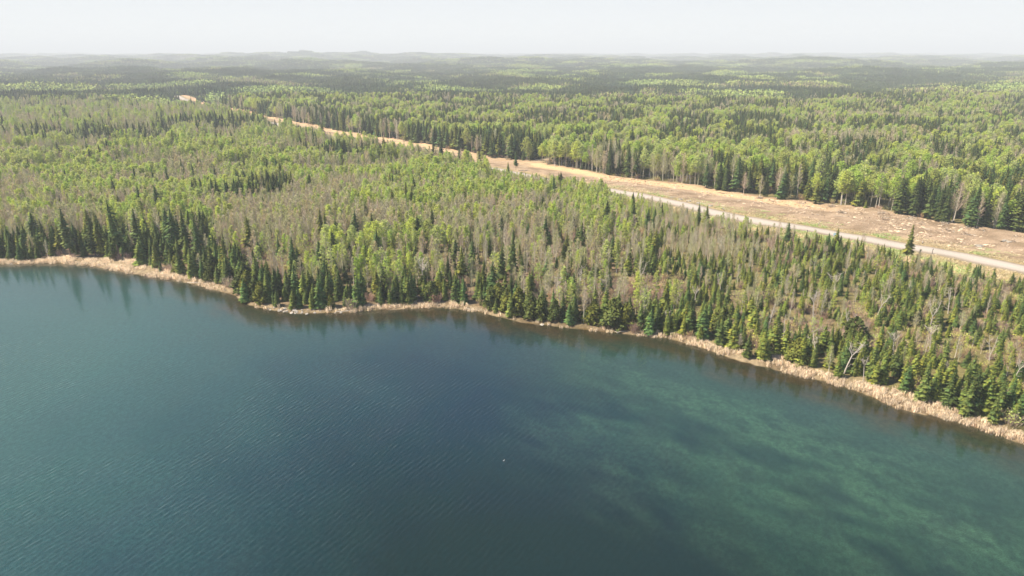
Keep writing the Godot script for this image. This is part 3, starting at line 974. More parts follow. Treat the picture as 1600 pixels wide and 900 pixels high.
func build_trees() -> void:
	build_models()
	var all := []      # [kind, x, d, height, variant, tone, turn, width, shown height]
	for h in heroes:
		all.append([h[0], h[1], h[2], h[3], h[4] if h.size() > 4 else -1, -1])
	var d := 95.0
	while d < 930.0:
		var step := 2.05 if d < 250 else (2.0 if d < 480 else 3.3)
		var half := d * 0.92 + 30.0
		var x := -half
		while x < half:
			var px := x + rng.randf_range(-0.5, 0.5) * step
			var pd := d + rng.randf_range(-0.5, 0.5) * step
			x += step
			if absf(px) > pd * 0.86 + 20.0:
				continue
			if pd - along(shore, px) < 0.5:
				continue
			var s := inland(px, pd) if pd < 300 else (pd - along(shore, px)) * 0.75
			var w := along(reed_width, px)
			if s < w * 0.85 + 0.3 + noise_fine.get_noise_2d(px, pd) * (1.0 + w * 0.35):
				continue
			if in_clearing(px, pd):
				continue
			var ws := stand_weights(px, pd, s)
			var total := 0.0
			for q in ws:
				total += q
			var pick := rng.randf() * total
			var kind := 0
			while kind < 7 and pick > ws[kind]:
				pick -= ws[kind]
				kind += 1
			var keep: float = {SPRUCE: 0.76, DARK: 0.62, PINE: 0.3, CEDAR: 0.6, ASPEN: 0.66, BARE: 0.70, SHRUB: 0.95, SNAG: 0.5}[kind]
			var past := d > 250.0 and from_road(px, pd).x > 0
			if step > 3.0:
				keep += 0.25
			elif step < 2.2:
				keep *= {SPRUCE: 0.7, DARK: 0.55, PINE: 0.5, CEDAR: 0.5, ASPEN: 1.35, BARE: 1.3, SHRUB: 0.8, SNAG: 0.5}[kind] as float
			if past and step < 2.2:
				keep *= 0.66 if kind == DARK else 0.36
			if kind == SPRUCE and s - w < 14:
				keep = 0.74
			if step == 2.05 and px < 38.0:
				keep *= 0.78
			if rng.randf() > keep:
				continue
			var beyond := from_road(px, pd).x > 0
			var hh := 5.0
			var big := rng.randf()
			match kind:
				SPRUCE:
					hh = lerpf(4.0, 8.5, pow(big, 0.8))
					if px < -25 and s - w < 20:
						hh = lerpf(3.5, 10.0, big)
					elif px > 45 and s - w < 13:
						hh = lerpf(4.5, 8.8, big)
					elif px > 45:
						hh = lerpf(2.8, 6.6, big)
				DARK:
					hh = lerpf(8.0, 14.0, big)
				CEDAR:
					hh = lerpf(4.0, 7.5, big)
				ASPEN:
					hh = lerpf(6.5, 11.0, big)
					if px > 45 and not beyond:
						hh = lerpf(4.0, 7.0, big)
				BARE:
					hh = lerpf(6.5, 10.5, big)
					if px > 45 and not beyond:
						hh = lerpf(4.0, 8.0, big * big)
				SHRUB:
					hh = lerpf(1.6, 3.4, big)
				SNAG:
					hh = lerpf(6.0, 10.0, big)
			if beyond and kind in [DARK, ASPEN, BARE]:
				hh = lerpf(10.5, 17.0, big) + (1.5 if kind == DARK else 0.0)
			elif d > 300.0 and kind in [DARK, ASPEN, BARE]:
				if px < -16.0 and d > 380.0:
					hh *= 1.2 if noise_mid.get_noise_2d(px * 1.5, pd * 1.5) > 0.05 else 0.7
				elif px > -14.0 and px < 20.0 and pd > 345.0:
					hh *= 0.42
				elif px > 16.0:
					hh *= 0.75
			var near_hero := false
			for h in heroes:
				if absf(h[1] - px) < 1.5 and absf(h[2] - pd) < 1.5:
					near_hero = true
			if near_hero:
				continue
			all.append([kind, px, pd, hh, -1, -1])
		d += step
	var shown := []
	var i_hero := 0
	for t in all:
		var kind: int = t[0]
		var vs: Array = models[kind]
		if t[4] < 0:
			t[4] = rng.randi() % vs.size()
		var over_road := from_road(t[1], t[2]).x > 0
		if kind == ASPEN:
			t[4] = [1, 3][rng.randi() % 2] if over_road or i_hero < heroes.size() else [0, 2, 4][rng.randi() % 3]
			if not over_road and t[2] > 300.0 and rng.randf() < 0.12:
				t[4] = 3
		elif kind == BARE and not over_road and t[1] < 40.0 and t[4] == 2:
			t[4] = 3
		elif kind == SHRUB:
			var leafing := noise_mid.get_noise_2d(t[1] * 1.4 + 90.0, t[2] * 1.4) * 2.0 + (0.55 if t[1] > 45.0 else -0.1)
			t[4] = [3, 4][rng.randi() % 2] if leafing > rng.randf_range(-0.3, 0.3) else rng.randi() % 3
		if kind == ASPEN and rng.randf() < 0.9:
			t[5] = clampi(int((noise_mid.get_noise_2d(t[1] * 1.7 - 300.0, t[2] * 1.7) * 1.6 + 0.5) * 4.0), 0, 3)
			if over_road:
				t[5] = [1, 1, 2, 0, 3][rng.randi() % 5]
		i_hero += 1
		var tone_list: Array = tones[kind]
		t[5] = rng.randi() % tone_list.size()
		if kind == SPRUCE and t[1] < 40.0 and t[5] == 2 and rng.randf() < 0.8:
			t[5] = 0
		if kind == SPRUCE and t[1] > 45.0 and (t[5] == 0 or t[5] == 4) and rng.randf() < 0.55:
			t[5] = 2
		t.append(rng.randf() * TAU)
		t.append(rng.randf_range(0.85, 1.2))
		var y := height(t[1], t[2])
		t.append(y)
		var foot := seen_at(Vector3(t[1], y, -t[2]))
		var top := seen_at(Vector3(t[1], y + t[3], -t[2]))
		var inside := foot.x > 8 and foot.x < 1592 and top.x > 8 and top.x < 1592 and foot.y < 890
		shown.append([(foot.y - top.y) if inside else -1.0, t, foot])
	# heroes first, then what shows largest
	var by_kind := {}
	for i in shown.size():
		var c: String = kind_categories[shown[i][1][0]]
		if not by_kind.has(c):
			by_kind[c] = []
		if i < heroes.size():
			shown[i][0] += 1000.0
		by_kind[c].append(shown[i])
	var single := []
	var rest := {}
	for c in by_kind:
		var list: Array = by_kind[c]
		list.sort_custom(func(a, b): return a[0] > b[0])
		for i in list.size():
			if i < 298 and list[i][0] > 0:
				single.append(list[i])
			else:
				var key := [list[i][1][0], list[i][1][4]]
				if not rest.has(key):
					rest[key] = [[], []]
				var t: Array = list[i][1]
				rest[key][0].append(tree_frame(t))
				var tone: Color = tones[t[0]][t[5]][1]
				rest[key][1].append(jitter(tone, 0.07 if t[0] == ASPEN or t[0] == BARE else 0.16))
	single_trees(single)
	var roots := {}
	for key in rest:
		var kind: int = key[0]
		var c: String = kind_names[kind]
		if not roots.has(c):
			var words: String = {"spruce_tree": "dense mass of dark spruces filling the forest behind", "aspen_tree": "mass of yellow-green leafing aspens across the middle forest", "birch_tree": "grey-brown mass of leafless birches through the forest", "bare_shrub": "brown brush growing under and between the trees", "cedar_tree": "olive cedars mixed into the forest", "dead_tree": "scattered pale dead stems in the forest", "pine_tree": "pines in the forest"}[c]
			roots[c] = place(Node3D.new(), c.replace("_tree", "_forest").replace("bare_shrub", "brush_undergrowth"), Vector3.ZERO, words, "undergrowth" if c == "bare_shrub" else "forest", "", "stuff")
		copies({"spruce_tree": "spruces", "aspen_tree": "aspens", "birch_tree": "birches", "bare_shrub": "shrubs", "cedar_tree": "cedars", "dead_tree": "dead_stems", "pine_tree": "pines"}[c], models[kind][key[1]].whole, rest[key][0], rest[key][1], roots[c])
	print("trees: ", all.size(), " single: ", single.size())


func tree_frame(t: Array) -> Transform3D:
	var b := Basis(Vector3.UP, t[6]).scaled(Vector3(t[3] * t[7], t[3], t[3] * t[7]))
	if t[0] != SNAG:
		b = Basis(Vector3(cos(t[6] * 3.0), 0, sin(t[6] * 3.0)), 0.035 * sin(t[6] * 7.0)) * b
	return Transform3D(b, Vector3(t[1], t[8] - 0.05, -t[2]))


func size_word(kind: int, h: float) -> String:
	var steps: Array = {SPRUCE: [4.5, 6.5, 8.5, 10.5], DARK: [10.0, 12.0, 14.0, 16.0], PINE: [10, 16, 18, 20], CEDAR: [4.8, 6.0, 7.0, 7.8], ASPEN: [7.0, 9.0, 11.0, 12.5], BARE: [6.5, 8.0, 10.0, 11.5], SHRUB: [1.9, 2.3, 2.7, 3.1], SNAG: [6.2, 7.2, 8.4, 9.4]}[kind]
	var k := 0
	while k < 4 and h > steps[k]:
		k += 1
	return ["small", "short", "middling", "tall", "towering"][k]


func row_word(x: float, d: float) -> String:
	if from_road(x, d).x > 0:
		return "past the road"
	var deep := inland(x, d) - along(reed_width, x)
	if deep < 2.5:
		return "at water's edge"
	if deep < 7.0:
		return "in front row"
	if deep < 14.0:
		return "in second row"
	if deep < 26.0:
		return "inside the wood"
	return "far from shore"


func near_word(x: float, d: float) -> String:
	var best := 1e9
	var out := ""
	for l in landmarks:
		var q := Vector2(x - l[0], (d - l[1]) * 0.8).length()
		if q < best:
			best = q
			out = l[2]
	return out


var ordinals := ["first", "second", "third", "fourth", "fifth", "sixth", "seventh", "eighth", "ninth", "tenth", "eleventh", "twelfth", "thirteenth", "fourteenth", "fifteenth", "sixteenth", "seventeenth", "eighteenth", "nineteenth", "twentieth", "twenty-first", "twenty-second", "twenty-third", "twenty-fourth", "twenty-fifth", "twenty-sixth", "twenty-seventh", "twenty-eighth", "twenty-ninth", "thirtieth"]


func single_trees(single: Array) -> void:
	var labels := []
	var same := {}
	for i in single.size():
		var t: Array = single[i][1]
		var row := row_word(t[1], t[2])
		var l := "%s %s %s %s %s %s" % [size_word(t[0], t[3]), models[t[0]][t[4]].form, tones[t[0]][t[5]][0], kind_words[t[0]], row, near_word(t[1], t[2])]
		if l.split(" ").size() > 13:
			l = l.replace(row + " ", "")
		labels.append(l)
		if not same.has(l):
			same[l] = []
		same[l].append(i)
	for l in same:
		var list: Array = same[l]
		if list.size() > 1:
			list.sort_custom(func(a, b): return single[a][2].x < single[b][2].x)
			for k in list.size():
				labels[list[k]] = "%s, %s from left" % [l, ordinals[mini(k, 29)]]
	var toned := {}
	var made := {}
	for i in single.size():
		var t: Array = single[i][1]
		var kind: int = t[0]
		var key := "%d_%d_%d" % [kind, t[4], t[5]]
		var o: Node3D
		if made.has(key):
			o = made[key].duplicate()
		else:
			o = Node3D.new()
			for p in models[kind][t[4]].parts:
				var base: StandardMaterial3D = p[1].surface_get_material(0)
				var mat := base
				if p[0] != "trunk":
					var mk := "%s_%d_%d" % [base.resource_name, kind, t[5]]
					if not toned.has(mk):
						var c: Color = tones[kind][t[5]][1]
						var m2: StandardMaterial3D = base.duplicate()
						m2.albedo_color = Color(c.r, c.g, c.b).linear_to_srgb()
						toned[mk] = m2
					mat = toned[mk]
				part(p[0], p[1], o, mat)
			made[key] = o
		place(o, kind_names[kind], Vector3.ZERO, labels[i], kind_categories[kind], kind_groups[kind])
		o.transform = tree_frame(t)


# ------------------------------------------------------------------ the forest beyond

func patch_mesh(size: float, count: int, conifers: float, leafy: float, rough: int) -> ArrayMesh:
	var g := Geo.new()
	for k in count:
		var p := Vector3(rng.randf_range(-0.55, 0.55) * size, -1.5, rng.randf_range(-0.55, 0.55) * size)
		var pick := rng.randf()
		if pick < conifers:
			var h := rng.randf_range(9.0, 16.0)
			var r := rng.randf_range(1.2, 2.0)
			var c := jitter(Color(0.050, 0.075, 0.034), 0.35)
			for q in rough:
				var a := q * 2.399 + rng.randf() * 0.6
				var dir := Vector3(cos(a), 0, sin(a))
				var t := float(q) / rough
				var y := h * (0.1 + 0.75 * t)
				var rr := r * (1.0 - t * 0.75) * rng.randf_range(0.8, 1.2)
				var side := Vector3(-dir.z, 0, dir.x) * rr * 0.8
				var up := (dir + Vector3.UP * 0.6).normalized()
				g.tri(p + Vector3(0, minf(y + h * 0.3, h + 1.0), 0), p + dir * rr + side + Vector3(0, y - h * 0.08, 0), p + dir * rr - side + Vector3(0, y - h * 0.04, 0), up, up, up, c)
		else:
			var bare := pick > conifers + leafy
			var h := rng.randf_range(9.0, 15.0)
			var r := rng.randf_range(1.8, 3.0)
			var c := jitter(Color(0.27, 0.22, 0.155) if bare else Color(0.23, 0.285, 0.078), 0.25)
			var mid := p + Vector3(0, h * 0.72, 0)
			g.tube([p, p + Vector3(0, h * 0.85, 0)], [0.16, 0.08], 3, Color(0.36, 0.33, 0.28))
			for q in int(rough * (0.6 if bare else 1.15)):
				var dir := round_dir()
				var at := mid + dir * Vector3(r, h * 0.3, r) * rng.randf_range(0.5, 1.0)
				var x := dir.cross(round_dir()).normalized() * r * rng.randf_range(0.3, 0.55)
				var z := dir.cross(x).normalized() * r * rng.randf_range(0.3, 0.55)
				var n := (dir + Vector3.UP * 0.3).normalized()
				if bare:
					x *= 0.25
				g.tri(at + x, at - x + z * 0.4, at - z, n, n, n, c)
				g.tri(at + x, at + z, at - x + z * 0.4, n, n, n, c)
	return g.mesh(mats.canopy)


func build_far_forest() -> void:
	var root := place(Node3D.new(), "distant_forest", Vector3.ZERO, "hazy patchwork forest of spruce and aspen reaching to the horizon", "forest", "", "stuff")
	var names := ["spruce_stand", "aspen_stand", "mixed_stand", "bare_stand"]
	var mix := [[0.94, 0.05], [0.12, 0.78], [0.5, 0.35], [0.25, 0.2]]
	for ring in 2:
		var meshes := []
		for k in 4:
			for v in 2:
				meshes.append(patch_mesh(19.0 if ring == 0 else 46.0, 36 if ring == 0 else 120, mix[k][0], mix[k][1], 15 if ring == 0 else 7))
		var places := []
		var tints := []
		for k in 8:
			places.append([])
			tints.append([])
		var q := 905.0 if ring == 0 else 2580.0
		while q < (2600.0 if ring == 0 else 21000.0):
			var step := 18.0 if ring == 0 else 40.0 * maxf(1.0, q / 4200.0)
			var x := -q * 0.86
			while x < q * 0.86:
				var px := x + rng.randf_range(-0.4, 0.4) * step
				var pd := q + rng.randf_range(-0.4, 0.4) * step
				x += step
				if ring == 0 and pd < 1400.0:
					var rd := from_road(px, pd)
					if rd.x > -20.0 and rd.x < at_point(clear_far, rd.y) + 8.0:
						continue
				var n := noise_wide.get_noise_2d(px * 0.8, pd * 0.8) * 1.7 + noise_mid.get_noise_2d(px * 0.35, pd * 0.35) * 0.7
				var n2 := noise_wide.get_noise_2d(px * 0.7 + 4000.0, pd * 0.7) * 1.6
				var dark := 0.14 * ramp(1200.0, 2400.0, pd)
				var kind := 2
				if n < 0.2 + dark + rng.randf_range(-0.12, 0.12):
					kind = 0
				elif n > 0.36 + dark * 0.7 + rng.randf_range(-0.15, 0.15):
					kind = 1
				if n2 > 0.28 + rng.randf_range(-0.1, 0.1) and kind != 0:
					kind = 3
				var wide := step / (18.0 if ring == 0 else 40.0)
				var b := Basis(Vector3.UP, rng.randf() * TAU).scaled(Vector3(wide, rng.randf_range(0.8, 1.1) * pow(wide, 0.25), wide))
				var at := kind * 2 + rng.randi() % 2
				places[at].append(Transform3D(b, Vector3(px, height(px, pd), -pd)))
				var k := 1.0 + n * 0.25 + rng.randf_range(-0.15, 0.15)
				tints[at].append(Color(k * (1.0 + n2 * 0.1), k, k * (1.0 - n2 * 0.1)))
			q += step
		for k in 8:
			copies(names[k / 2], meshes[k], places[k], tints[k], root)


# ------------------------------------------------------------------ shore

func build_reeds() -> void:
	var meshes := []
	for v in 4:
		var g := Geo.new()
		for k in 26:
			var a := rng.randf() * TAU
			var p := Vector3(cos(a), 0, sin(a)) * sqrt(rng.randf()) * 0.42
			var h := rng.randf_range(0.45, 1.05)
			var bend := Vector3(rng.randf_range(-0.35, 0.55), 0, rng.randf_range(-0.3, 0.45)) * h
			var w := Vector3(cos(a * 3.0), 0, sin(a * 3.0)) * 0.028
			var c := jitter(Color(0.71, 0.585, 0.445), 0.28)
			var m := p + bend * 0.35 + Vector3(0, h * 0.65, 0)
			var tip := p + bend + Vector3(0, h, 0)
			var n := (Vector3.UP * 0.8 + round_dir() * 0.7).normalized()
			g.tri(p - w, p + w, m - w * 0.7, n, n, n, c)
			g.tri(p + w, m + w * 0.7, m - w * 0.7, n, n, n, c)
			g.tri(m - w * 0.7, m + w * 0.7, tip, n, n, n, c)
		meshes.append(g.mesh(mats.straw))
	var places := [[], [], [], []]
	var tints := [[], [], [], []]
	var x := -260.0
	while x < 190.0:
		x += 0.42
		var base := along(shore, x)
		var w := along(reed_width, x)
		var n := int(maxf(1.0, (w * 1.5 + 1.0) / 0.75))
		for k in n:
			var d := base - 0.7 + (w * 1.5 + 2.0) * rng.randf()
			var px := x + rng.randf_range(-0.3, 0.3)
			var s := inland(px, d)
			var nf := noise_fine.get_noise_2d(px * 1.5, d * 1.5)
			if s < -0.4 + nf * (1.2 + w * 0.25) or s > w + 0.8 + nf * (1.2 + w * 0.5) or rng.randf() > 0.9 or noise_mid.get_noise_2d(px * 2.4, d * 2.4) > 0.16 + rng.randf() * 0.25:
				continue
			if w < 1.0 and rng.randf() < 0.75:
				continue
			var h := rng.randf_range(0.75, 1.2) * (1.25 if s < 2.0 else 0.9) * (1.0 + nf * 0.5)
			var b := Basis(Vector3.UP, rng.randf() * TAU).scaled(Vector3(1.1, h, 1.1))
			var v := rng.randi() % 4
			places[v].append(Transform3D(b, Vector3(px, height(px, d, s) - 0.02, -d)))
			var t := 1.0 + nf * 0.35 + rng.randf_range(-0.12, 0.12)
			tints[v].append(Color(t, t * (0.97 + rng.randf() * 0.05), t * 0.98))
	var root := place(Node3D.new(), "reed_bed", Vector3.ZERO, "strip of dry tan reeds along the whole shoreline", "reeds", "", "stuff")
	for v in 4:
		copies("reeds", meshes[v], places[v], tints[v], root)
	# dead grass and low stalks over the cleared strip
	places = [[], [], [], []]
	tints = [[], [], [], []]
	for k in 9000:
		var i := rng.randf_range(1.5, 11.5)
		var a: Vector2 = road[int(i)].lerp(road[int(i) + 1], i - int(i))
		var t: Vector2 = (road[int(i) + 1] - road[int(i)]).normalized()
		var off := rng.randf_range(-at_point(clear_near, i) - 3.0, -5.8) if rng.randf() < 0.55 else rng.randf_range(6.0, 16.0)
		var p := a + Vector2(t.y, -t.x) * off
		var h := rng.randf_range(0.35, 0.8)
		var v := rng.randi() % 4
		places[v].append(Transform3D(Basis(Vector3.UP, rng.randf() * TAU).scaled(Vector3(1.2, h, 1.2)), ground(p.x, p.y) + Vector3(0, 0.08, 0)))
		var g := 0.75 + 0.3 * rng.randf()
		var green := clampf(noise_mid.get_noise_2d(p.x * 2.0, p.y * 2.0) * 2.0 + 0.2, 0, 0.6)
		tints[v].append(Color(g * (0.9 - green * 0.5), g * 0.92, g * (0.8 - green * 0.5)))
	root = place(Node3D.new(), "roadside_grass", Vector3.ZERO, "dry yellowish grass in the ditches beside the road", "grass", "", "stuff")
	for v in 4:
		copies("grass", meshes[v], places[v], tints[v], root)


func rock_mesh(squash: float, col: Color) -> ArrayMesh:
	var ball := SphereMesh.new()
	ball.radius = 0.5
	ball.height = 1.0
	ball.radial_segments = 10
	ball.rings = 6
	var a := ball.get_mesh_arrays()
	var v: PackedVector3Array = a[Mesh.ARRAY_VERTEX]
	var idx: PackedInt32Array = a[Mesh.ARRAY_INDEX]
	var n := FastNoiseLite.new()
	n.seed = rng.randi()
	n.frequency = 1.1
	var g := Geo.new()
	for k in v.size():
		var p := v[k]
		p *= 1.0 + n.get_noise_3dv(v[k] * 1.7) * 0.9
		p.x = clampf(p.x, -0.42, 0.45)
		p.y = clampf(p.y * squash, -0.2, 0.36 * squash + 0.04)
		v[k] = p
	for k in range(0, idx.size(), 3):
		g.flat(v[idx[k]], v[idx[k + 1]], v[idx[k + 2]], (v[idx[k]] + v[idx[k + 1]]).normalized(), jitter(col, 0.12))
	return g.mesh(mats.stone)


func stone(mesh: Mesh, called: String, x: float, d: float, size: float, label: String, category: String, group := "", lift := 0.0) -> void:
	var o := MeshInstance3D.new()
	o.mesh = mesh
	place(o, called, ground(x, d) + Vector3(0, lift, 0), label, category, group)
	o.rotation.y = rng.randf() * TAU
	o.scale = Vector3(size, size * rng.randf_range(0.7, 1.0), size * rng.randf_range(0.7, 1.0))


func log_mesh(length: float, thick: float, col: Color, arms: int) -> Array:
	var g := Geo.new()
	g.tube([Vector3(-length * 0.5, thick, 0), Vector3(-length * 0.1, thick * 1.3, length * 0.02), Vector3(length * 0.5, thick * 0.9, -length * 0.01)], [thick, thick * 0.85, thick * 0.4], 7, col)
	var b := Geo.new()
	for k in arms:
		var t := rng.randf_range(0.0, 0.45)
		var f := Vector3(length * t, thick, 0)
		limb(b, f, f + Vector3(rng.randf_range(0.1, 0.6), rng.randf_range(0.3, 0.9), rng.randf_range(-0.7, 0.7)) * thick * 6.0, thick * 0.3, col * 0.9)
	return [g, b]


func fallen(x: float, d: float, length: float, thick: float, turn: float, tilt: float, lift: float, label: String, group := "", arms := 5, col := Color(0.50, 0.44, 0.37)) -> void:
	var p := log_mesh(length, thick, col, arms)
	var o := place(Node3D.new(), "fallen_log", ground(x, d) + Vector3(0, lift, 0), label, "log", group)
	part("trunk", p[0].mesh(mats.bark), o)
	if arms:
		part("branches", p[1].mesh(mats.bark), o)
	o.rotation = Vector3(0, turn, tilt)


func build_shore_things() -> void:
	var rocks := []
	for k in 6:
		rocks.append(rock_mesh(0.8, Color(0.36, 0.33, 0.29)))
	var look := ["pale", "grey", "whitish", "flat pale", "blocky", "rounded"]
	var spots := ["at the wooded point end of the stone bar", "in front of the tall shore spruces", "on the middle of the stone bar", "at the beach end of the stone bar", "near the brown shallows of the stone bar"]
	var count := {}
	for k in 44:
		var t := rng.randf()
		var x := lerpf(-70.5, -47.0, t)
		var d := along(shore, x) + rng.randf_range(-0.5, 1.7)
		var size := rng.randf_range(0.35, 0.9) if k > 5 else rng.randf_range(1.06, 1.35)
		var v := rng.randi() % 6
		var l: String = "%s %s stone %s" % ["big" if size > 1.05 else ("small" if size < 0.65 else "middle-sized"), look[v], spots[clampi(int(t * 5), 0, 4)]]
		count[l] = count.get(l, 0) + 1
		if count[l] > 1:
			l += ", the %s such" % ordinals[count[l] - 1]
		stone(rocks[v], "shore_stone", x, d, size, l, "stone", "stones on the shore bar")
	for p in [[8.2, 174.6, 1.3, "pale grey stone at the foot of the cedar bank"], [10.1, 174.5, 0.9, "small whitish stone before the cedar bank"], [28.0, 169.2, 1.0, "white stone at the edge of the thin reeds"], [-175, 231.6, 1.2, "pale stone at the far end of the bay shore"], [-171, 232.2, 0.9, "small pale stone beside the far bay shore stone"], [-12, 185.6, 0.8, "grey stone on the narrow mid shore beach"], [93, 118, 0.8, "grey stone in the near end of the reed strip"]]:
		stone(rocks[rng.randi() % 6], "shore_stone", p[0], p[1], p[2], p[3], "stone", "", -0.1)
	# driftwood and leaning dead wood
	fallen(-31.0, 190.8, 8.0, 0.2, 0.35, 0.25, 0.5, "silver fallen tree leaning over the beach by the spruces", "", 9)
	fallen(-33.5, 190.0, 5.5, 0.13, 0.75, 0.12, 0.2, "thin bleached trunk lying under the silver fallen tree", "", 4)
	fallen(-11.5, 185.7, 4.0, 0.11, -0.5, 0.0, 0.1, "short pale log lying across the narrow beach", "", 3)
	fallen(-47.5, 184.4, 5.0, 0.12, 0.15, 0.0, 0.05, "bleached log at the water end of the stone bar", "", 2)
	fallen(-101, 209.2, 5.0, 0.14, -0.1, 0.0, 0.35, "grey log lying on the reeds near the marsh end", "", 2)
	fallen(40.5, 168.0, 4.5, 0.11, -1.0, 0.6, 1.2, "white leaning broken trunk above the thin reed fringe", "", 3)
	fallen(29, 169.0, 4.0, 0.1, 0.1, 0.0, 0.15, "pale log lying along the thin reed fringe", "", 1)
	# a small bird on the open water
	var g := Geo.new()
	var prof := [[-0.26, 0.05, 0.02], [-0.18, 0.06, 0.07], [-0.05, 0.06, 0.11], [0.08, 0.07, 0.11], [0.17, 0.10, 0.075], [0.20, 0.17, 0.045], [0.22, 0.23, 0.05], [0.27, 0.23, 0.04], [0.33, 0.22, 0.008]]
	for k in prof.size() - 1:
		for i in 8:
			var q := []
			for e in [[k, i], [k, i + 1], [k + 1, i], [k + 1, i + 1]]:
				var r: Array = prof[e[0]]
				var a: float = TAU * e[1] / 8.0
				q.append(Vector3(r[0], r[1] + sin(a) * r[2], cos(a) * r[2] * 1.15))
			var c := Color(0.30, 0.30, 0.29) if k > 2 else Color(0.25, 0.25, 0.27)
			if k == 7:
				c = Color(0.6, 0.4, 0.08)
			var o0 := Vector3(0, (q[0].y + q[3].y) * 0.5 - prof[k][1], (q[0].z + q[3].z) * 0.5)
			g.flat(q[0], q[1], q[2], o0, c)
			g.flat(q[1], q[3], q[2], o0, c)
	var bird := MeshInstance3D.new()
	bird.mesh = g.mesh(mats.stone)
	place(bird, "water_bird", Vector3(-1.5, 0.02, -108.5), "small pale bird floating alone on the open lake", "bird")
	bird.rotation.y = 0.6
	bird.scale = Vector3.ONE * 0.7


# ------------------------------------------------------------------ beside the road

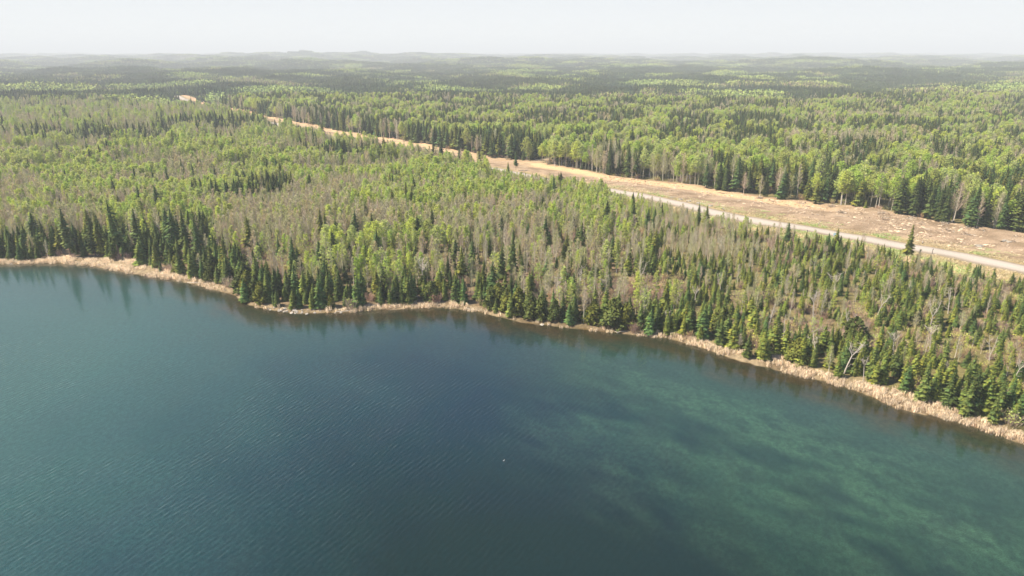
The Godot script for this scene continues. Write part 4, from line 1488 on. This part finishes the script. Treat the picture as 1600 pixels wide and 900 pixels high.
func build_roadside_things() -> void:
	var rocks := []
	for k in 5:
		rocks.append(rock_mesh(0.75, Color(0.27, 0.25, 0.22)))
	for p in [[181, 245.5, 4.6, "big grey boulder at the end of the clearing"], [184.5, 249, 3.5, "grey boulder just behind the biggest clearing boulder"], [178, 247.5, 2.6, "small grey boulder beside the biggest clearing boulder"], [168, 240.3, 3.4, "flat grey-green boulder alone in the brown clearing"], [187, 258, 2.6, "grey stone in the brush pile under the trees"], [188, 276, 3.2, "pale stone at the clearing edge below the spruces"], [183, 281, 2.0, "small pale stone at the clearing edge"], [172, 262, 1.8, "small grey stone in the middle of the rubble"], [176, 257, 2.1, "rough grey stone in the rubble"],
			[79.5, 322.5, 2.4, "grey-green rock beside the road at the outcrop's far end"], [82.5, 318.5, 2.8, "broad grey-green rock in the roadside outcrop"], [86, 314.5, 2.2, "low rock in the middle of the roadside outcrop"], [90, 309.5, 2.5, "pale ledge of the roadside outcrop"], [94.5, 304.5, 2.2, "whitish rock at the outcrop's near end"], [76, 326.5, 1.8, "small lichened rock by the roadside saplings"]]:
		stone(rocks[rng.randi() % 5], "boulder", p[0], p[1], p[2], p[3], "boulder", "", 0.1)
	var dark := rock_mesh(0.9, Color(0.075, 0.07, 0.07))
	stone(dark, "boulder", 57, 259, 4.2, "blackish rock ledge in the shade of the dark spruces", "boulder")
	stone(dark, "boulder", 59.5, 258.2, 2.8, "small black rock beside the blackish ledge", "boulder")
	stone(rocks[1], "boulder", 56.2, 255.2, 1.7, "pale stone in front of the blackish rock ledge", "boulder")
	# logs left on the cleared ground
	var words := ["long pale log", "short grey log", "thin bleached trunk", "broken brown log", "crooked pale trunk", "stout grey log"]
	var count := {}
	for k in 34:
		var i := rng.randf_range(3.2, 9.4)
		var a: Vector2 = road[int(i)].lerp(road[int(i) + 1], i - int(i))
		var t: Vector2 = (road[int(i) + 1] - road[int(i)]).normalized()
		var far := at_point(clear_far, i)
		var off := rng.randf_range(0.55, 0.97) * far if k < 26 else rng.randf_range(9.0, 13.0)
		var p := a + Vector2(t.y, -t.x) * off
		var v := k % 6
		var len_: float = [7.0, 3.0, 5.5, 3.6, 5.0, 4.0][v] * rng.randf_range(0.85, 1.15)
		var where := "under far trees" if off / far > 0.82 else ("in the rubble" if off / far > 0.4 else "beside the road ditch")
		where += " near the boulder heap" if i < 5.0 else (" in the middle of the clearing" if i < 7.2 else " by the sand bank")
		var l: String = words[v] + " lying " + where
		count[l] = count.get(l, 0) + 1
		if count[l] > 1:
			l += ", %s such" % ordinals[count[l] - 1]
		fallen(p.x, p.y, len_, [0.17, 0.16, 0.10, 0.15, 0.13, 0.22][v], rng.randf() * TAU, rng.randf_range(-0.04, 0.08), 0.25, l, "logs left on the cleared ground", 3 if v != 5 else 0, [Color(0.52, 0.45, 0.36), Color(0.33, 0.29, 0.25), Color(0.56, 0.52, 0.46), Color(0.25, 0.17, 0.11), Color(0.48, 0.40, 0.31), Color(0.36, 0.32, 0.28)][v])
	# sticks and torn roots nobody could count
	var st := Geo.new()
	for k in 6500:
		var i := rng.randf_range(3.0, 11.0)
		var a: Vector2 = road[int(i)].lerp(road[int(i) + 1], i - int(i))
		var t: Vector2 = (road[int(i) + 1] - road[int(i)]).normalized()
		var far := at_point(clear_far, i)
		var off := lerpf(8.0, far * 0.98, pow(rng.randf(), 0.6))
		var p2 := a + Vector2(t.y, -t.x) * off
		if noise_fine.get_noise_2d(p2.x, p2.y) < -0.05 and rng.randf() < 0.7:
			continue
		var p := ground(p2.x, p2.y) + Vector3(0, 0.25, 0)
		var dir := Vector3(rng.randf_range(-1, 1), rng.randf_range(-0.05, 0.5), rng.randf_range(-1, 1)) * rng.randf_range(0.4, 1.9)
		st.tube([p, p + dir], [rng.randf_range(0.07, 0.22), 0.03], 3, jitter([Color(0.66, 0.56, 0.43), Color(0.26, 0.18, 0.12), Color(0.48, 0.40, 0.32)][k % 3], 0.2))
	var o := MeshInstance3D.new()
	o.mesh = st.mesh(mats.bark)
	place(o, "slash_debris", Vector3.ZERO, "sticks, chips and torn roots strewn over the cleared ground", "debris", "", "stuff")
	# rubble and clods, and heaps of pushed-up brush
	var bits := [[], [], []]
	var bit_tints := [[], [], []]
	for k in 3600:
		var i := rng.randf_range(3.0, 11.0) if k % 2 else rng.randf_range(3.0, 5.6)
		var a: Vector2 = road[int(i)].lerp(road[int(i) + 1], i - int(i))
		var t: Vector2 = (road[int(i) + 1] - road[int(i)]).normalized()
		var far := at_point(clear_far, i)
		var p := a + Vector2(t.y, -t.x) * lerpf(9.0, far + 1.0, pow(rng.randf(), 0.55))
		if noise_fine.get_noise_2d(p.x * 1.6, p.y * 1.6 + 40.0) < 0.0 and rng.randf() < 0.75:
			continue
		var size := 0.3 + 1.0 * pow(rng.randf(), 3.0)
		bits[k % 3].append(Transform3D(Basis(Vector3.UP, rng.randf() * TAU).scaled(Vector3(size * 1.4, size, size)), ground(p.x, p.y) + Vector3(0, 0.3, 0)))
		var g := rng.randf_range(0.5, 2.4)
		bit_tints[k % 3].append(Color(g * 1.12, g * 0.93, g * 0.76))
	var rubble := place(Node3D.new(), "rubble", Vector3.ZERO, "stones and clods scattered over the cleared ground", "rubble", "", "stuff")
	for v in 3:
		copies("stones", rocks[v], bits[v], bit_tints[v], rubble)
	var heap_words := ["grey", "brown", "pale", "tangled", "low", "tall"]
	for k in 18:
		var i := [3.3, 3.6, 3.9, 4.2, 4.5, 4.9, 5.4, 5.9, 6.6, 7.3, 8.0, 3.4, 3.8, 4.3, 4.7, 5.1, 5.7, 6.3][k] as float
		var a: Vector2 = road[int(i)].lerp(road[int(i) + 1], i - int(i))
		var t: Vector2 = (road[int(i) + 1] - road[int(i)]).normalized()
		var p := a + Vector2(t.y, -t.x) * at_point(clear_far, i) * (0.93 if k < 11 else rng.randf_range(0.6, 0.8))
		var pile := Geo.new()
		var tall := rng.randf_range(0.8, 1.8)
		for q in 110:
			var f := Vector3(rng.randfn(0, 1.5), rng.randf() * rng.randf() * tall, rng.randfn(0, 0.9))
			var e := f + Vector3(rng.randf_range(-1, 1), rng.randf_range(-0.15, 0.5), rng.randf_range(-1, 1)) * 1.3
			pile.tube([f, e], [rng.randf_range(0.05, 0.16), 0.03], 3, jitter([Color(0.50, 0.43, 0.35), Color(0.28, 0.20, 0.14), Color(0.40, 0.34, 0.28)][q % 3], 0.25))
		var po := MeshInstance3D.new()
		po.mesh = pile.mesh(mats.bark)
		place(po, "brush_pile", ground(p.x, p.y) + Vector3(0, 0.2, 0), "%s brush pile %s, %s from the clearing's near end" % [heap_words[k % 6], "under the far trees" if k < 11 else "out on the bare ground", ordinals[k % 11]], "brush pile", "brush piles on the clearing")
		po.rotation.y = atan2(-t.y, t.x)
	# road marker posts and a small blue sign
	for p in [[113.0, 257.6, "dark roadside marker post near the spruces"], [146.6, 232.4, "dark roadside marker post by the curve of grass"]]:
		var post := place(Node3D.new(), "marker_post", ground(p[0], p[1]) + Vector3(0, 0.05, 0), p[2], "post", "road marker posts")
		var bar := BoxMesh.new()
		bar.size = Vector3(0.12, 1.9, 0.12)
		var m := StandardMaterial3D.new()
		m.albedo_color = lin(0.05, 0.05, 0.05)
		part("pole", bar, post, m).position.y = 0.95
		var cap := BoxMesh.new()
		cap.size = Vector3(0.2, 0.35, 0.06)
		var m2 := StandardMaterial3D.new()
		m2.albedo_color = lin(0.10, 0.10, 0.09)
		var cp := part("marker_plate", cap, post, m2)
		cp.position = Vector3(0, 1.85, 0.095)
	var sign_ := place(Node3D.new(), "road_sign", ground(121.5, 252.5) + Vector3(0, 0.05, 0), "small light blue sign on posts beside the road", "sign")
	var board := BoxMesh.new()
	board.size = Vector3(1.4, 1.1, 0.05)
	var blue := StandardMaterial3D.new()
	blue.albedo_color = lin(0.30, 0.44, 0.58)
	var bd := part("panel", board, sign_, blue)
	bd.position.y = 2.0
	for x in [-0.6, 0.6]:
		var leg := BoxMesh.new()
		leg.size = Vector3(0.09, 2.6, 0.09)
		var grey := StandardMaterial3D.new()
		grey.albedo_color = lin(0.4, 0.4, 0.4)
		var lg := part("post", leg, sign_, grey)
		lg.position = Vector3(x, 1.3, -0.075)
	sign_.rotation.y = -0.5
